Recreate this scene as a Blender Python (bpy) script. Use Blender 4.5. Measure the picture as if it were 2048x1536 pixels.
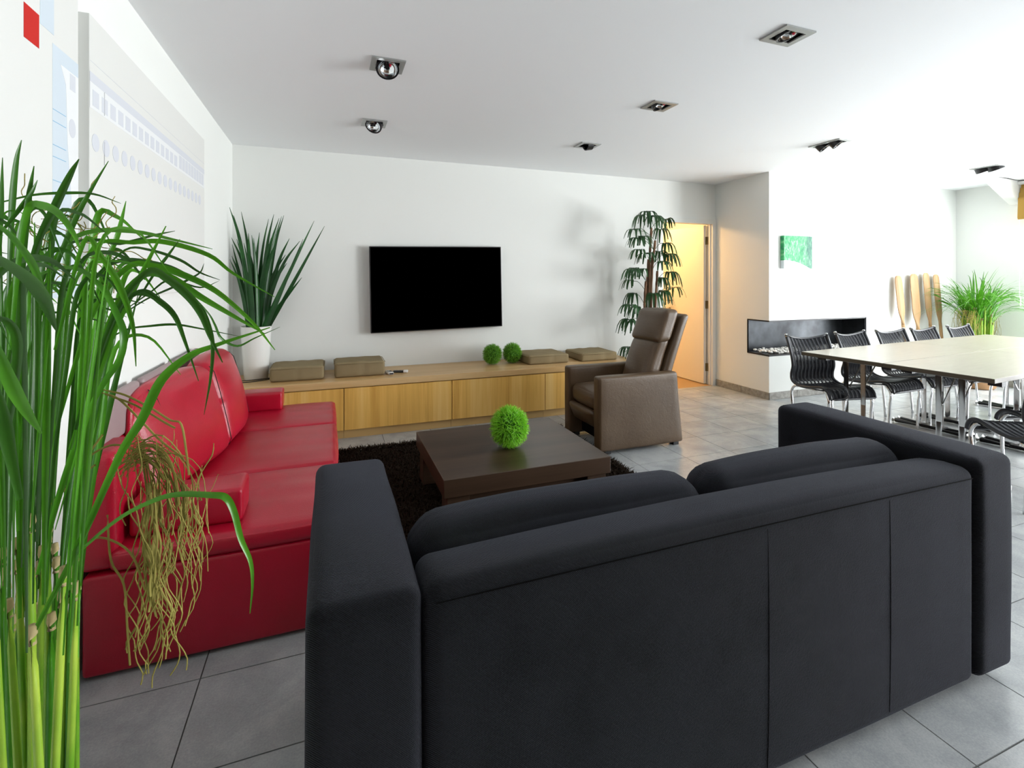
import bpy, bmesh, math, random
from mathutils import Vector, Matrix, noise as mnoise

for o in list(bpy.data.objects):
    bpy.data.objects.remove(o, do_unlink=True)
S = bpy.context.scene
COL = S.collection
R = math.radians

# ------------------------------------------------------------------ camera
FPX, CYPX, YAW = 982.72, 556.37, R(20.3975)
CAM = Vector((.8083, -4.9606, 1.3598))
cam_d = bpy.data.cameras.new('camera')
cam = bpy.data.objects.new('camera', cam_d)
COL.objects.link(cam)
cam.location = CAM
cam.rotation_euler = (R(90), 0, -YAW)
cam_d.sensor_width = 36
cam_d.lens = FPX / 2048 * 36
cam_d.shift_y = -(768 - CYPX) / 2048
cam_d.clip_start = .05
S.camera = cam

# ------------------------------------------------------------------ world, daylight, exposure
w = bpy.data.worlds.new('sky'); S.world = w; w.use_nodes = True
bg = w.node_tree.nodes['Background']
bg.inputs[0].default_value = (.82, .92, 1.0, 1); bg.inputs[1].default_value = 1.2
S.view_settings.view_transform = 'Standard'
S.view_settings.look = 'None'
S.view_settings.gamma = 1
S.view_settings.use_curve_mapping = False
S.view_settings.exposure = 0.65

def area(name, loc, rot, sx, sy, power, color):
    d = bpy.data.lights.new(name, 'AREA'); d.shape = 'RECTANGLE'
    d.size = sx; d.size_y = sy; d.energy = power; d.color = color
    o = bpy.data.objects.new(name, d); COL.objects.link(o)
    o.location = loc; o.rotation_euler = rot
    return o
# daylight through the first right window; nearer and rear lamps are added fill
area('daylight_right', (9.05, -2.83, 1.3), (0, R(90), 0), 2.34, 2.5, 160, (.96, .985, 1.0))
area('added_fill_right', (9.05, -5.52, 1.3), (0, R(90), 0), 2.34, 2.4, 410, (.96, .985, 1.0))
area('added_fill_rear', (7.2, -7.55, 1.3), (R(90), 0, 0), 2.5, 2.34, 12, (.96, .985, 1.0))

# ------------------------------------------------------------------ pixel helper (2048 x 1536 frame) used to read positions off the photo
_c, _s = math.cos(YAW), math.sin(YAW)
def ray(px, py):
    r = (px - 1024) / FPX; u = (CYPX - py) / FPX
    return Vector((_s + r * _c, _c - r * _s, u))
def at(px, py, x=None, y=None, z=None, d=None):
    q = ray(px, py)
    if x is not None: t = (x - CAM.x) / q.x
    elif y is not None: t = (y - CAM.y) / q.y
    elif z is not None: t = (z - CAM.z) / q.z
    else: t = d
    return CAM + q * t

# ------------------------------------------------------------------ materials
MATS = {}
class NT:
    def __init__(s, name):
        s.m = bpy.data.materials.new(name); s.m.use_nodes = True
        s.n = s.m.node_tree.nodes; s.l = s.m.node_tree.links
        s.b = s.n['Principled BSDF']; s.out = s.n['Material Output']
        MATS[name] = s.m
    def add(s, t, **k):
        n = s.n.new(t)
        for a, v in k.items(): setattr(n, a, v)
        return n
    def link(s, a, b): s.l.new(a, b)
    def set(s, **k):
        for a, v in k.items():
            i = s.b.inputs[a.replace('_', ' ')]
            i.default_value = (*v, 1) if isinstance(v, tuple) and len(v) == 3 else v
        return s
    def coord(s, scale=(1, 1, 1), kind='Object', rot=(0, 0, 0)):
        if kind == 'World':
            c = s.add('ShaderNodeNewGeometry').outputs['Position']
        else:
            c = s.add('ShaderNodeTexCoord').outputs[kind]
        mp = s.add('ShaderNodeMapping'); mp.inputs['Scale'].default_value = scale
        mp.inputs['Rotation'].default_value = rot
        s.link(c, mp.inputs[0]); return mp.outputs[0]
    def noise(s, vec, scale, detail=4, rough=.55, dist=0):
        n = s.add('ShaderNodeTexNoise'); n.inputs['Scale'].default_value = scale
        n.inputs['Detail'].default_value = detail; n.inputs['Roughness'].default_value = rough
        n.inputs['Distortion'].default_value = dist
        s.link(vec, n.inputs['Vector']); return n.outputs['Fac']
    def ramp(s, fac, stops):
        r = s.add('ShaderNodeValToRGB'); e = r.color_ramp.elements
        while len(e) < len(stops): e.new(.5)
        for i, (p, c) in enumerate(stops):
            e[i].position = p; e[i].color = (*c, 1)
        s.link(fac, r.inputs[0]); return r.outputs[0]
    def color(s, sock): s.link(sock, s.b.inputs['Base Color']); return s
    def bump(s, fac, strength, dist=.01):
        b = s.add('ShaderNodeBump'); b.inputs['Strength'].default_value = strength
        b.inputs['Distance'].default_value = dist
        s.link(fac, b.inputs['Height']); s.link(b.outputs[0], s.b.inputs['Normal']); return s

def plain(name, col, rough=.5, metal=0, spec=.5, **k):
    t = NT(name).set(Base_Color=col, Roughness=rough, Metallic=metal)
    t.b.inputs['Specular IOR Level'].default_value = spec
    return t.set(**k) if k else t

t = plain('wall_paint', (.80, .815, .785), .9, spec=.2); t.bump(t.noise(t.coord(), 120, 3), .06, .002)
t = plain('ceiling_paint', (.91, .93, .945), .95, spec=.2); t.bump(t.noise(t.coord(), 90, 3), .05, .002)
plain('grout', (.09, .09, .085), .9)
t = plain('tile', (.3, .3, .3), .25, spec=.8)
v = t.coord(kind='World')
f1 = t.noise(v, 4.5, 6, .65, .4); f2 = t.noise(v, 150, 4, .75)
mx = t.add('ShaderNodeMath', operation='MULTIPLY_ADD'); t.link(f2, mx.inputs[0]); mx.inputs[1].default_value = .6; t.link(f1, mx.inputs[2])
oi = t.add('ShaderNodeObjectInfo')
m2 = t.add('ShaderNodeMath', operation='MULTIPLY_ADD'); t.link(oi.outputs['Random'], m2.inputs[0]); m2.inputs[1].default_value = .12; t.link(mx.outputs[0], m2.inputs[2])
t.color(t.ramp(m2.outputs[0], [(.55, (.27, .29, .302)), (.84, (.385, .405, .412)), (1.0, (.47, .487, .488))]))
t.bump(mx.outputs[0], .12, .004)
t = plain('stone_base', (.3, .29, .27), .6); t.color(t.ramp(t.noise(t.coord(), 25, 5), [(.3, (.2, .19, .17)), (.7, (.36, .35, .32))]))

def wood(name, c1, c2, c3, axis='z', rough=.45, fine=70):
    t = plain(name, c2, rough)
    sc = {'z': (fine, fine, 2.0), 'x': (2.0, fine, fine), 'y': (fine, 2.0, fine)}[axis]
    v = t.coord(sc, 'World'); a = t.noise(v, 1.0, 5, .6, .3)
    sc2 = {'z': (9, 9, .25), 'x': (.25, 9, 9), 'y': (9, .25, 9)}[axis]
    b = t.noise(t.coord(sc2, 'World'), 1.0, 3, .5, .6)
    m = t.add('ShaderNodeMath', operation='MULTIPLY_ADD'); t.link(a, m.inputs[0]); m.inputs[1].default_value = .45
    t.link(b, m.inputs[2])
    t.color(t.ramp(m.outputs[0], [(.45, c1), (.72, c2), (.95, c3)])); t.bump(a, .08, .002)
    return t
wood('oak_front', (.58, .30, .055), (.78, .46, .11), (.86, .57, .2), 'z', .45)
wood('oak_top', (.45, .26, .095), (.60, .38, .16), (.68, .47, .24), 'x', .36)
wood('wenge', (.03, .016, .009), (.05, .028, .016), (.07, .04, .024), 'x', .33)
wood('paddle_wood', (.26, .14, .055), (.42, .25, .11), (.52, .34, .17), 'z', .6, 45)
wood('added_dark_panelling', (.10, .06, .035), (.14, .085, .05), (.18, .11, .065), 'z', .5)  # dark finish added on unseen walls to absorb bounce light
t = plain('oak_plinth', (.60, .39, .15), .5)

t = plain('charcoal_fabric', (.03, .032, .037), .95, spec=.15)
v = t.coord(kind='Object')
wv = t.add('ShaderNodeTexWave', wave_type='BANDS', bands_direction='DIAGONAL'); wv.inputs['Scale'].default_value = 150; wv.inputs['Distortion'].default_value = 1.2
wv.inputs['Detail'].default_value = 1
t.link(v, wv.inputs['Vector'])
nz = t.noise(v, 260, 2); big = t.noise(v, 5, 4, .6)
m = t.add('ShaderNodeMath', operation='MULTIPLY_ADD'); t.link(nz, m.inputs[0]); m.inputs[1].default_value = 1.3; t.link(wv.outputs['Fac'], m.inputs[2])
m3 = t.add('ShaderNodeMath', operation='MULTIPLY_ADD'); t.link(m.outputs[0], m3.inputs[0]); m3.inputs[1].default_value = .38; t.link(big, m3.inputs[2])
t.color(t.ramp(m3.outputs[0], [(.6, (.0012, .0013, .0017)), (1.0, (.012, .0125, .016))])); t.bump(m.outputs[0], .5, .003)
t.b.inputs['Sheen Weight'].default_value = .15; t.b.inputs['Sheen Roughness'].default_value = .42
t.b.inputs['Sheen Tint'].default_value = (.75, .8, 1, 1)

def leather(name, c1, c2, rough=.38, bump=.15, spec=.5):
    t = plain(name, c1, rough, spec=spec)
    v = t.coord(); big = t.noise(v, 3.5, 3)
    t.color(t.ramp(big, [(.3, c1), (.75, c2)]))
    vo = t.add('ShaderNodeTexVoronoi'); vo.inputs['Scale'].default_value = 260; t.link(v, vo.inputs['Vector'])
    cr = t.noise(t.coord((6, 1.2, 6)), 4, 3, .6, 1.0)
    mm = t.add('ShaderNodeMath', operation='MULTIPLY_ADD'); t.link(vo.outputs['Distance'], mm.inputs[0]); mm.inputs[1].default_value = .4; t.link(cr, mm.inputs[2])
    t.bump(mm.outputs[0], bump, .006); return t
leather('red_leather', (.38, .003, .018), (.47, .004, .03), .32, .18)
leather('glare_greyed_leather', (.30, .22, .23), (.36, .27, .27), .5, .06)  # red leather greyed by veiling glare, put into the colour
leather('brown_leather', (.078, .045, .021), (.105, .064, .032), .36, .25)
leather('cushion_suede', (.22, .165, .085), (.28, .22, .125), .85, .12, .2)
plain('tv_black', (0, 0, 0), .6, spec=0)
plain('tv_frame', (.05, .05, .052), .35, .6)
plain('chrome', (.78, .79, .8), .1, 1)
plain('brushed_steel', (.42, .43, .42), .42, .7)
plain('reflector', (.8, .82, .84), .12, 1)
plain('black_metal', (.012, .012, .013), .35, .2)
plain('black_matt', (.004, .004, .004), .9, spec=.05)
plain('black_plastic', (.015, .015, .016), .4)
plain('wicker_black', (.022, .024, .03), .38, spec=.6)
plain('white_ceramic', (.82, .82, .79), .22)
plain('white_plastic', (.8, .8, .78), .4)
plain('frame_white', (.78, .79, .76), .5)
plain('door_cream', (.85, .80, .70), .5)
plain('brass', (.36, .28, .14), .35, .9)
t = plain('laminate_top', (.42, .385, .31), .3); v = t.coord((1, 14, 1))
t.color(t.ramp(t.noise(v, 6, 4), [(.3, (.36, .325, .255)), (.7, (.43, .395, .32))]))
plain('table_edge', (.075, .058, .035), .45)
t = plain('firebox_steel', (.10, .105, .11), .32, .75); t.color(t.ramp(t.noise(t.coord(), 4, 3), [(.3, (.028, .03, .033)), (.7, (.08, .087, .095))]))
t = plain('pebble', (.62, .60, .55), .8); t.color(t.ramp(t.noise(t.coord(), 30, 2), [(.3, (.80, .77, .71)), (.7, (.95, .93, .88))]))
t = plain('ochre_blind', (.42, .25, .06), .85, spec=.1); t.bump(t.noise(t.coord((1, 60, 60)), 8, 2), .2, .003)
plain('wood_floor', (.42, .26, .11), .4)
t = plain('canvas_white', (.70, .705, .68), .9, spec=.1); t.bump(t.noise(t.coord(), 200, 2), .08, .001)
plain('paint_pale_blue', (.58, .65, .71), .9, spec=.1)
plain('paint_pale_grey', (.615, .635, .68), .9, spec=.1)
plain('paint_line_blue', (.25, .48, .66), .9, spec=.1)
plain('paint_ship_white', (.745, .76, .765), .9, spec=.1)
plain('paint_red', (.52, .03, .024), .8, spec=.1)
plain('paint_dark', (.25, .25, .27), .9, spec=.1)
plain('rug_brown', (.022, .014, .009), .95, spec=.1)

def leafmat(name, c1, c2, trans=.25, rough=.4):
    t = plain(name, c1, rough, spec=.35)
    v = t.coord(); t.color(t.ramp(t.noise(v, 7, 3), [(.32, c1), (.7, c2)]))
    tr = t.add('ShaderNodeBsdfTranslucent'); tr.inputs[0].default_value = (c2[0] * 1.3, c2[1] * 1.3, c2[2], 1)
    mix = t.add('ShaderNodeMixShader'); mix.inputs[0].default_value = trans
    t.link(t.b.outputs[0], mix.inputs[1]); t.link(tr.outputs[0], mix.inputs[2]); t.link(mix.outputs[0], t.out.inputs[0])
    return t
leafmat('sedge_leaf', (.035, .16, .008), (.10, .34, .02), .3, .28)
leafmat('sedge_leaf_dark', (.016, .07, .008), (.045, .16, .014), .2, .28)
leafmat('sedge_cane', (.12, .33, .015), (.38, .52, .06), .1, .3)
leafmat('cane_node', (.35, .27, .12), (.5, .4, .22), 0, .8)
leafmat('root', (.20, .17, .03), (.40, .34, .09), .1, .8)
leafmat('spike_leaf', (.012, .062, .016), (.03, .12, .03), .1, .3)
leafmat('palm_leaf', (.014, .055, .018), (.035, .10, .032), .15, .35)
leafmat('palm_cane', (.10, .05, .025), (.24, .13, .07), 0, .8)
leafmat('grass_blade', (.16, .46, .02), (.36, .76, .06), .25)
leafmat('grass_blade_dark', (.10, .30, .018), (.22, .50, .045), .2)
plain('grass_core', (.05, .17, .012), .9)
t = plain('wicker_basket', (.36, .2, .09), .7); t.bump(t.noise(t.coord((30, 30, 90)), 2, 2), .4, .01)
plain('soil', (.03, .02, .012), .95)

t = NT('glass_pane')
gl = t.add('ShaderNodeBsdfGlossy'); gl.inputs['Roughness'].default_value = .02
tp = t.add('ShaderNodeBsdfTransparent'); mix = t.add('ShaderNodeMixShader'); mix.inputs[0].default_value = .06
t.link(tp.outputs[0], mix.inputs[1]); t.link(gl.outputs[0], mix.inputs[2]); t.link(mix.outputs[0], t.out.inputs[0])

# painting of grass: procedural strokes, white hill below, teal thicket at right
t = plain('grass_painting', (.1, .5, .2), .6)
v = t.coord(kind='Object')
st = t.noise(t.coord((16, 1, 6), 'Object', (0, R(18), 0)), 2.2, 4, .6, 1.6)
g1 = t.ramp(st, [(.32, (.0, .16, .07)), (.46, (.03, .42, .13)), (.6, (.22, .62, .28)), (.74, (.7, .9, .72))])
sx = t.add('ShaderNodeSeparateXYZ'); t.link(v, sx.inputs[0])
dk = t.ramp(st, [(.35, (.01, .10, .075)), (.65, (.10, .30, .19)), (.8, (.3, .5, .33))])
# right side of the canvas is darker pigment
mr = t.add('ShaderNodeMapRange'); mr.inputs['From Min'].default_value = .02; mr.inputs['From Max'].default_value = .17
t.link(sx.outputs['X'], mr.inputs['Value'])
mx1 = t.add('ShaderNodeMixRGB'); t.link(mr.outputs[0], mx1.inputs[0]); t.link(g1, mx1.inputs[1]); t.link(dk, mx1.inputs[2])
# hill: z < .09 - k * (x + .1)^2 for local x,z with origin at centre bottom
xo = t.add('ShaderNodeMath', operation='ADD'); t.link(sx.outputs['X'], xo.inputs[0]); xo.inputs[1].default_value = .2
x2 = t.add('ShaderNodeMath', operation='POWER'); t.link(xo.outputs[0], x2.inputs[0]); x2.inputs[1].default_value = 2
hz = t.add('ShaderNodeMath', operation='MULTIPLY_ADD'); t.link(x2.outputs[0], hz.inputs[0]); hz.inputs[1].default_value = .62; t.link(sx.outputs['Z'], hz.inputs[2])
lt = t.add('ShaderNodeMath', operation='LESS_THAN'); t.link(hz.outputs[0], lt.inputs[0]); lt.inputs[1].default_value = .093
mx2 = t.add('ShaderNodeMixRGB'); t.link(lt.outputs[0], mx2.inputs[0]); t.link(mx1.outputs[0], mx2.inputs[1]); mx2.inputs[2].default_value = (.75, .82, .84, 1)
t.color(mx2.outputs[0])

# ------------------------------------------------------------------ mesh helpers
def mk(name, bm, mat, parent=None, smooth=False, auto=None, kind=None, label=None):
    """one mesh object; its coordinates are those of the parent root (or world when it has none)"""
    me = bpy.data.meshes.new(name)
    bmesh.ops.recalc_face_normals(bm, faces=bm.faces) if bm.faces else None
    bm.to_mesh(me); bm.free()
    ms = mat if isinstance(mat, (list, tuple)) else [mat]
    for x in ms: me.materials.append(MATS[x])
    if smooth or auto:
        for p in me.polygons: p.use_smooth = True
    if auto: me.set_sharp_from_angle(angle=R(auto))
    o = bpy.data.objects.new(name, me); COL.objects.link(o)
    if parent: o.parent = parent
    if kind: o['kind'] = kind
    if label: o['label'] = label
    return o
def tag(o, label, cat, group=None):
    o['label'] = label; o['category'] = cat
    if group: o['group'] = group
    return o
def thing(name, label, cat, loc=(0, 0, 0), rz=0, group=None):
    o = bpy.data.objects.new(name, None); COL.objects.link(o)
    o.location = loc; o.rotation_euler = (0, 0, rz); o.empty_display_size = .1
    return tag(o, label, cat, group)
def struct(name, bm, mat, label, cat='structure', **k):
    o = mk(name, bm, mat, **k); o['kind'] = 'structure'; o['label'] = label; o['category'] = cat
    return o
def dup(root, loc, rz, label, group=None):
    r = root.copy(); COL.objects.link(r); r.location = loc; r.rotation_euler = (0, 0, rz); r['label'] = label
    if group: r['group'] = group
    for ch in list(root.children):
        c = ch.copy(); COL.objects.link(c); c.parent = r
        for g in list(ch.children):
            d = g.copy(); COL.objects.link(d); d.parent = c
    return r
def B(): return bmesh.new()
def box(bm, x0, x1, y0, y1, z0, z1, M=None, mi=0):
    vs = [bm.verts.new((x, y, z)) for x in (x0, x1) for y in (y0, y1) for z in (z0, z1)]
    if M is not None:
        for q in vs: q.co = M @ q.co
    for f in ((0, 1, 3, 2), (4, 6, 7, 5), (0, 4, 5, 1), (2, 3, 7, 6), (0, 2, 6, 4), (1, 5, 7, 3)):
        fc = bm.faces.new([vs[i] for i in f]); fc.material_index = mi
    return vs
def bbox(*a, **k):
    bm = B(); box(bm, *a, **k); return bm
def bev(x0, x1, y0, y1, z0, z1, r=.01, seg=3, M=None):
    bm = B(); box(bm, x0, x1, y0, y1, z0, z1)
    bmesh.ops.bevel(bm, geom=bm.edges[:], offset=r, segments=seg, affect='EDGES', profile=.5)
    if M is not None: bmesh.ops.transform(bm, matrix=M, verts=bm.verts)
    return bm
def soft(x0, x1, y0, y1, z0, z1, r=.04, n=(14, 14, 10), bulge=(0, 0, 0), wob=0, seed=0, fn=None):
    """upholstered block: rounded edges, puffed faces (bulge per axis), small lumps"""
    bm = B(); c = Vector(((x0 + x1) / 2, (y0 + y1) / 2, (z0 + z1) / 2)); h = Vector(((x1 - x0) / 2, (y1 - y0) / 2, (z1 - z0) / 2))
    r = min(r, h.x * .98, h.y * .98, h.z * .98)
    def ticks(hh, k):
        e = [-hh + r * (1 - math.cos(i / 4 * math.pi / 2)) for i in range(4)]
        m = [-(hh - r) + 2 * (hh - r) * i / k for i in range(k + 1)]
        return e + m + [-q for q in reversed(e)]
    tx, ty, tz = ticks(h.x, n[0]), ticks(h.y, n[1]), ticks(h.z, n[2])
    cache = {}
    def V(p):
        k = tuple(round(q, 6) for q in p)
        if k in cache: return cache[k]
        p = Vector(p)
        inn = Vector([max(-(h[i] - r), min(h[i] - r, p[i])) for i in range(3)])
        d = p - inn
        q = inn + d.normalized() * r if d.length > 1e-9 else p.copy()
        u = [p[i] / h[i] for i in range(3)]
        for a in range(3):
            if bulge[a]:
                b_, c_ = [i for i in range(3) if i != a]
                q[a] += bulge[a] * u[a] * (1 - abs(u[b_]) ** 2.2) * (1 - abs(u[c_]) ** 2.2)
        if wob:
            nn = mnoise.noise_vector(Vector((q.x * 4 + seed * 7.3, q.y * 4, q.z * 4 + seed)))
            q += nn * wob
        q += c
        if fn: q = fn(q, u)
        cache[k] = bm.verts.new(q); return cache[k]
    def sheet(A, Bt, f):
        for i in range(len(A) - 1):
            for j in range(len(Bt) - 1):
                vs = [V(f(A[i], Bt[j])), V(f(A[i + 1], Bt[j])), V(f(A[i + 1], Bt[j + 1])), V(f(A[i], Bt[j + 1]))]
                if len(set(vs)) == 4:
                    try: bm.faces.new(vs)
                    except ValueError: pass
    for sg in (-1, 1):
        sheet(tx, ty, lambda a, b: (a, b, sg * h.z)); sheet(tx, tz, lambda a, b: (a, sg * h.y, b)); sheet(ty, tz, lambda a, b: (sg * h.x, a, b))
    return bm
def frame_of(t):
    t = t.normalized(); a = Vector((0, 0, 1)) if abs(t.z) < .9 else Vector((1, 0, 0))
    u = t.cross(a).normalized(); return u, u.cross(t).normalized()
def tube(bm, pts, r, n=8, caps=True, mi=0):
    pts = [Vector(p) for p in pts]; rings = []
    rr = r if isinstance(r, (list, tuple)) else [r] * len(pts)
    pu = None
    for i, p in enumerate(pts):
        t = (pts[min(i + 1, len(pts) - 1)] - pts[max(i - 1, 0)])
        if t.length < 1e-9: t = Vector((0, 0, 1))
        t.normalize()
        if pu is None: u, v_ = frame_of(t)
        else:
            u = (pu - t * pu.dot(t))
            u = u.normalized() if u.length > 1e-6 else frame_of(t)[0]
            v_ = t.cross(u)
        pu = u
        rings.append([bm.verts.new(p + (u * math.cos(2 * math.pi * k / n) + v_ * math.sin(2 * math.pi * k / n)) * rr[i]) for k in range(n)])
    for a, b in zip(rings, rings[1:]):
        for k in range(n):
            bm.faces.new((a[k], a[(k + 1) % n], b[(k + 1) % n], b[k])).material_index = mi
    if caps:
        bm.faces.new(rings[0][::-1]).material_index = mi; bm.faces.new(rings[-1]).material_index = mi
def btube(pts, r, n=8):
    bm = B(); tube(bm, pts, r, n); return bm
def spline(pts, k=6):
    P = [Vector(p) for p in pts]; out = []
    P = [P[0] * 2 - P[1]] + P + [P[-1] * 2 - P[-2]]
    for i in range(1, len(P) - 2):
        a, b, c, d = P[i - 1:i + 3]
        for j in range(k):
            t = j / k
            out.append(.5 * ((2 * b) + (c - a) * t + (2 * a - 5 * b + 4 * c - d) * t * t + (3 * b - a - 3 * c + d) * t ** 3))
    out.append(P[-2]); return out
def lathe(bm, prof, n=32, cx=0, cy=0, mi=0, caps=True):
    rings = []
    for r, z in prof:
        rings.append([bm.verts.new((cx + r * math.cos(2 * math.pi * k / n), cy + r * math.sin(2 * math.pi * k / n), z)) for k in range(n)])
    for a, b in zip(rings, rings[1:]):
        for k in range(n): bm.faces.new((a[k], a[(k + 1) % n], b[(k + 1) % n], b[k])).material_index = mi
    for rg in (rings[0][::-1], rings[-1]) if caps else ():
        bm.faces.new(rg).material_index = mi
def blade(bm, pts, wid, side=None, fold=.25, face=None):
    """leaf blade: folded ribbon along pts, full widths wid per point"""
    pts = [Vector(p) for p in pts]; prev = None; n = len(pts)
    for i, p in enumerate(pts):
        t = (pts[min(i + 1, n - 1)] - pts[max(i - 1, 0)]).normalized()
        if face is not None:
            s_ = t.cross(face)
        else:
            s_ = side - t * side.dot(t)
        if s_.length < 1e-5: s_ = frame_of(t)[0]
        s_.normalize(); nn = s_.cross(t).normalized()
        h_ = wid[i] / 2
        row = [bm.verts.new(p - s_ * h_), bm.verts.new(p - nn * h_ * fold), bm.verts.new(p + s_ * h_)]
        if prev:
            for k in range(2): bm.faces.new((prev[k], prev[k + 1], row[k + 1], row[k]))
        prev = row
def taper(n, w0, w1, w2, peak=.35):
    out = []
    for i in range(n):
        t = i / (n - 1)
        out.append(w0 + (w1 - w0) * (t / peak) if t < peak else w1 + (w2 - w1) * ((t - peak) / (1 - peak)) ** 1.6)
    return out

# ================================================================== SETTING
H = 2.55; XR = 8.775; YC = -.813; XC = 5.417; YREAR = -7.3
# floor: slab + single tiles
fl = struct('floor', bbox(-.1, 9.0, -7.5, .0, -.12, -.0035), 'grout', 'grey stone tile floor with dark joints', 'floor')
TX, TY = .4205, .367
tile_bm = bbox(-TX / 2 + .0022, TX / 2 - .0022, -TY / 2 + .0022, TY / 2 - .0022, -.004, 0)
tile0 = mk('tile', tile_bm, 'tile', fl)
x_off, y_off = .398 % TX, -1.56 % TY
cells = []
for i in range(-1, 23):
    for j in range(-22, 1):
        cx = x_off + (i + .5) * TX; cy = y_off - TY + (j + .5) * TY
        if cx - TX / 2 > XR or cx + TX / 2 < 0 or cy + TY / 2 > .0 + TY or cy < YREAR: continue
        d = Vector((cx, cy, 0)) - CAM; fw = d.x * _s + d.y * _c; rt = d.x * _c - d.y * _s
        vis = fw > .3 and abs(rt / fw) < 1.25 and (CAM.z / fw) * FPX < 1200
        cells.append((0 if vis else 1, fw, cx, cy))
cells.sort()
first = True; rest = B()
for k, (vis, fw, cx, cy) in enumerate(cells):
    x0, x1, y0, y1 = cx - TX / 2, cx + TX / 2, cy - TY / 2, cy + TY / 2
    cut = x0 < 0 or y1 > 0 or x1 > XR
    if k < 290 and vis == 0 and not cut:
        o = tile0 if first else tile0.copy()
        if not first: COL.objects.link(o)
        first = False; o.location = (cx, cy, 0)
    else:
        box(rest, max(x0, 0) + .0022, min(x1, XR) - .0022, y0 + .0022, min(y1, 0) - .0022, -.004, 0)
mk('floor_tiles', rest, 'tile', fl, kind='stuff')

# ceiling with holes for the spotlights
FIX = [(1.112, -2.152, .09, .09), (1.13, -1.065, .09, .09), (2.911, -3.175, .095, .08), (2.94, -2.14, .095, .082), (2.972, -1.075, .094, .085),
       (4.948, -1.87, .075, .145), (7.457, -1.80, .11, .125)]
xs = sorted({-.1, 9.0, *[f[0] - f[2] * .82 for f in FIX], *[f[0] + f[2] * .82 for f in FIX]})
ys = sorted({-7.5, .1, *[f[1] - f[3] * .82 for f in FIX], *[f[1] + f[3] * .82 for f in FIX]})
bm = B(); box(bm, -.1, 9.0, -7.5, .1, H + .16, H + .22)
for i in range(len(xs) - 1):
    for j in range(len(ys) - 1):
        mx_, my_ = (xs[i] + xs[i + 1]) / 2, (ys[j] + ys[j + 1]) / 2
        if any(abs(mx_ - f[0]) < f[2] * .82 and abs(my_ - f[1]) < f[3] * .82 for f in FIX): continue
        bm.faces.new([bm.verts.new((x, y, H)) for x, y in ((xs[i], ys[j]), (xs[i + 1], ys[j]), (xs[i + 1], ys[j + 1]), (xs[i], ys[j + 1]))])
bmesh.ops.remove_doubles(bm, verts=bm.verts, dist=1e-5)
struct('ceiling', bm, 'ceiling_paint', 'flat white plaster ceiling with recessed spotlights', 'ceiling')

struct('wall_left', bbox(-.2, 0, -5.2, .2, -.1, H + .2), 'wall_paint', 'bright white wall behind the red sofa', 'wall')
struct('wall_left_rear', bbox(-.2, 0, YREAR - .2, -5.2, -.1, H + .2), 'added_dark_panelling', 'unseen left wall behind the viewer, dark panelling added to cut bounce light', 'wall')  # unseen; dark finish added to lessen bounce from this side
DX0, DX1, DZ = 4.605, 5.36, 2.045
bm = B()
box(bm, 0, DX0 - .04, 0, .1, -.1, H + .2); box(bm, DX0 - .04, DX1 + .03, 0, .1, DZ + .03, H + .2); box(bm, DX1 + .03, XC + .3, 0, .1, -.1, H + .2)
struct('wall_back', bm, 'wall_paint', 'white wall carrying the television and the doorway', 'wall')
# fireplace block
FZ0, FZ1, FX1, FY = .487, .88, 6.997, -.511
bm = B()
box(bm, XC, XR + .2, YC, .1, -.1, FZ0); box(bm, XC, XR + .2, YC, .1, FZ1, H + .2)
box(bm, FX1, XR + .2, YC, .1, FZ0, FZ1); box(bm, XC, FX1, FY, .1, FZ0, FZ1)
struct('wall_fireplace', bm, 'wall_paint', 'white chimney wall with a long corner fireplace opening', 'wall')
def wall_with_openings(name, axis, at0, at1, lo, hi, ops, label, mat='wall_paint'):
    """ops: list of (a0, a1, z0, z1) along the wall"""
    bm = B(); cur = lo
    def bx(a0, a1, z0, z1):
        if a1 - a0 < 1e-4: return
        if axis == 'y': box(bm, at0, at1, a0, a1, z0, z1)
        else: box(bm, a0, a1, at0, at1, z0, z1)
    for a0, a1, z0, z1 in sorted(ops):
        bx(cur, a0, -.1, H + .2); bx(a0, a1, -.1, z0); bx(a0, a1, z1, H + .2); cur = a1
    bx(cur, hi, -.1, H + .2)
    return struct(name, bm, mat, label, 'wall')
WR = [(-6.75, -4.3, .12, 2.46), (-4.1, -1.56, .12, 2.46)]
wall_with_openings('wall_right', 'y', XR, XR + .2, YREAR - .2, YC + .01, WR, 'white right-hand wall with the tall window')
WB = [(5.95, 8.45, .12, 2.46)]
wall_with_openings('wall_rear', 'x', YREAR - .2, YREAR, -.2, XR + .2, WB, 'unseen wall behind the viewer, dark panelling added to cut bounce light', 'added_dark_panelling')  # unseen wall, finish made dark to lessen bounce
def window(n, axis, pos, a0, a1, z0, z1, label):
    bm = B(); wd = .05
    def bx(b, p0, p1, q0, q1, s0, s1):
        if axis == 'y': box(b, p0, p1, q0, q1, s0, s1)
        else: box(b, q0, q1, p0, p1, s0, s1)
    mid = (a0 + a1) / 2
    for q0, q1, s0, s1 in ((a0, a1, z0, z0 + wd), (a0, a1, z1 - wd, z1), (a0, a0 + wd, z0 + wd, z1 - wd), (a1 - wd, a1, z0 + wd, z1 - wd), (mid - wd / 2, mid + wd / 2, z0 + wd, z1 - wd)):
        bx(bm, pos - .03, pos + .03, q0, q1, s0, s1)
    o = struct('window_%d' % n, bm, 'frame_white', label, 'window')
    for q0, q1 in ((a0 + wd, mid - wd / 2), (mid + wd / 2, a1 - wd)):
        b = B(); bx(b, pos - .004, pos + .004, q0, q1, z0 + wd, z1 - wd); mk('pane', b, 'glass_pane', o)
window(1, 'y', XR + .1, *WR[1], 'white framed window beside the tall green plant')

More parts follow.
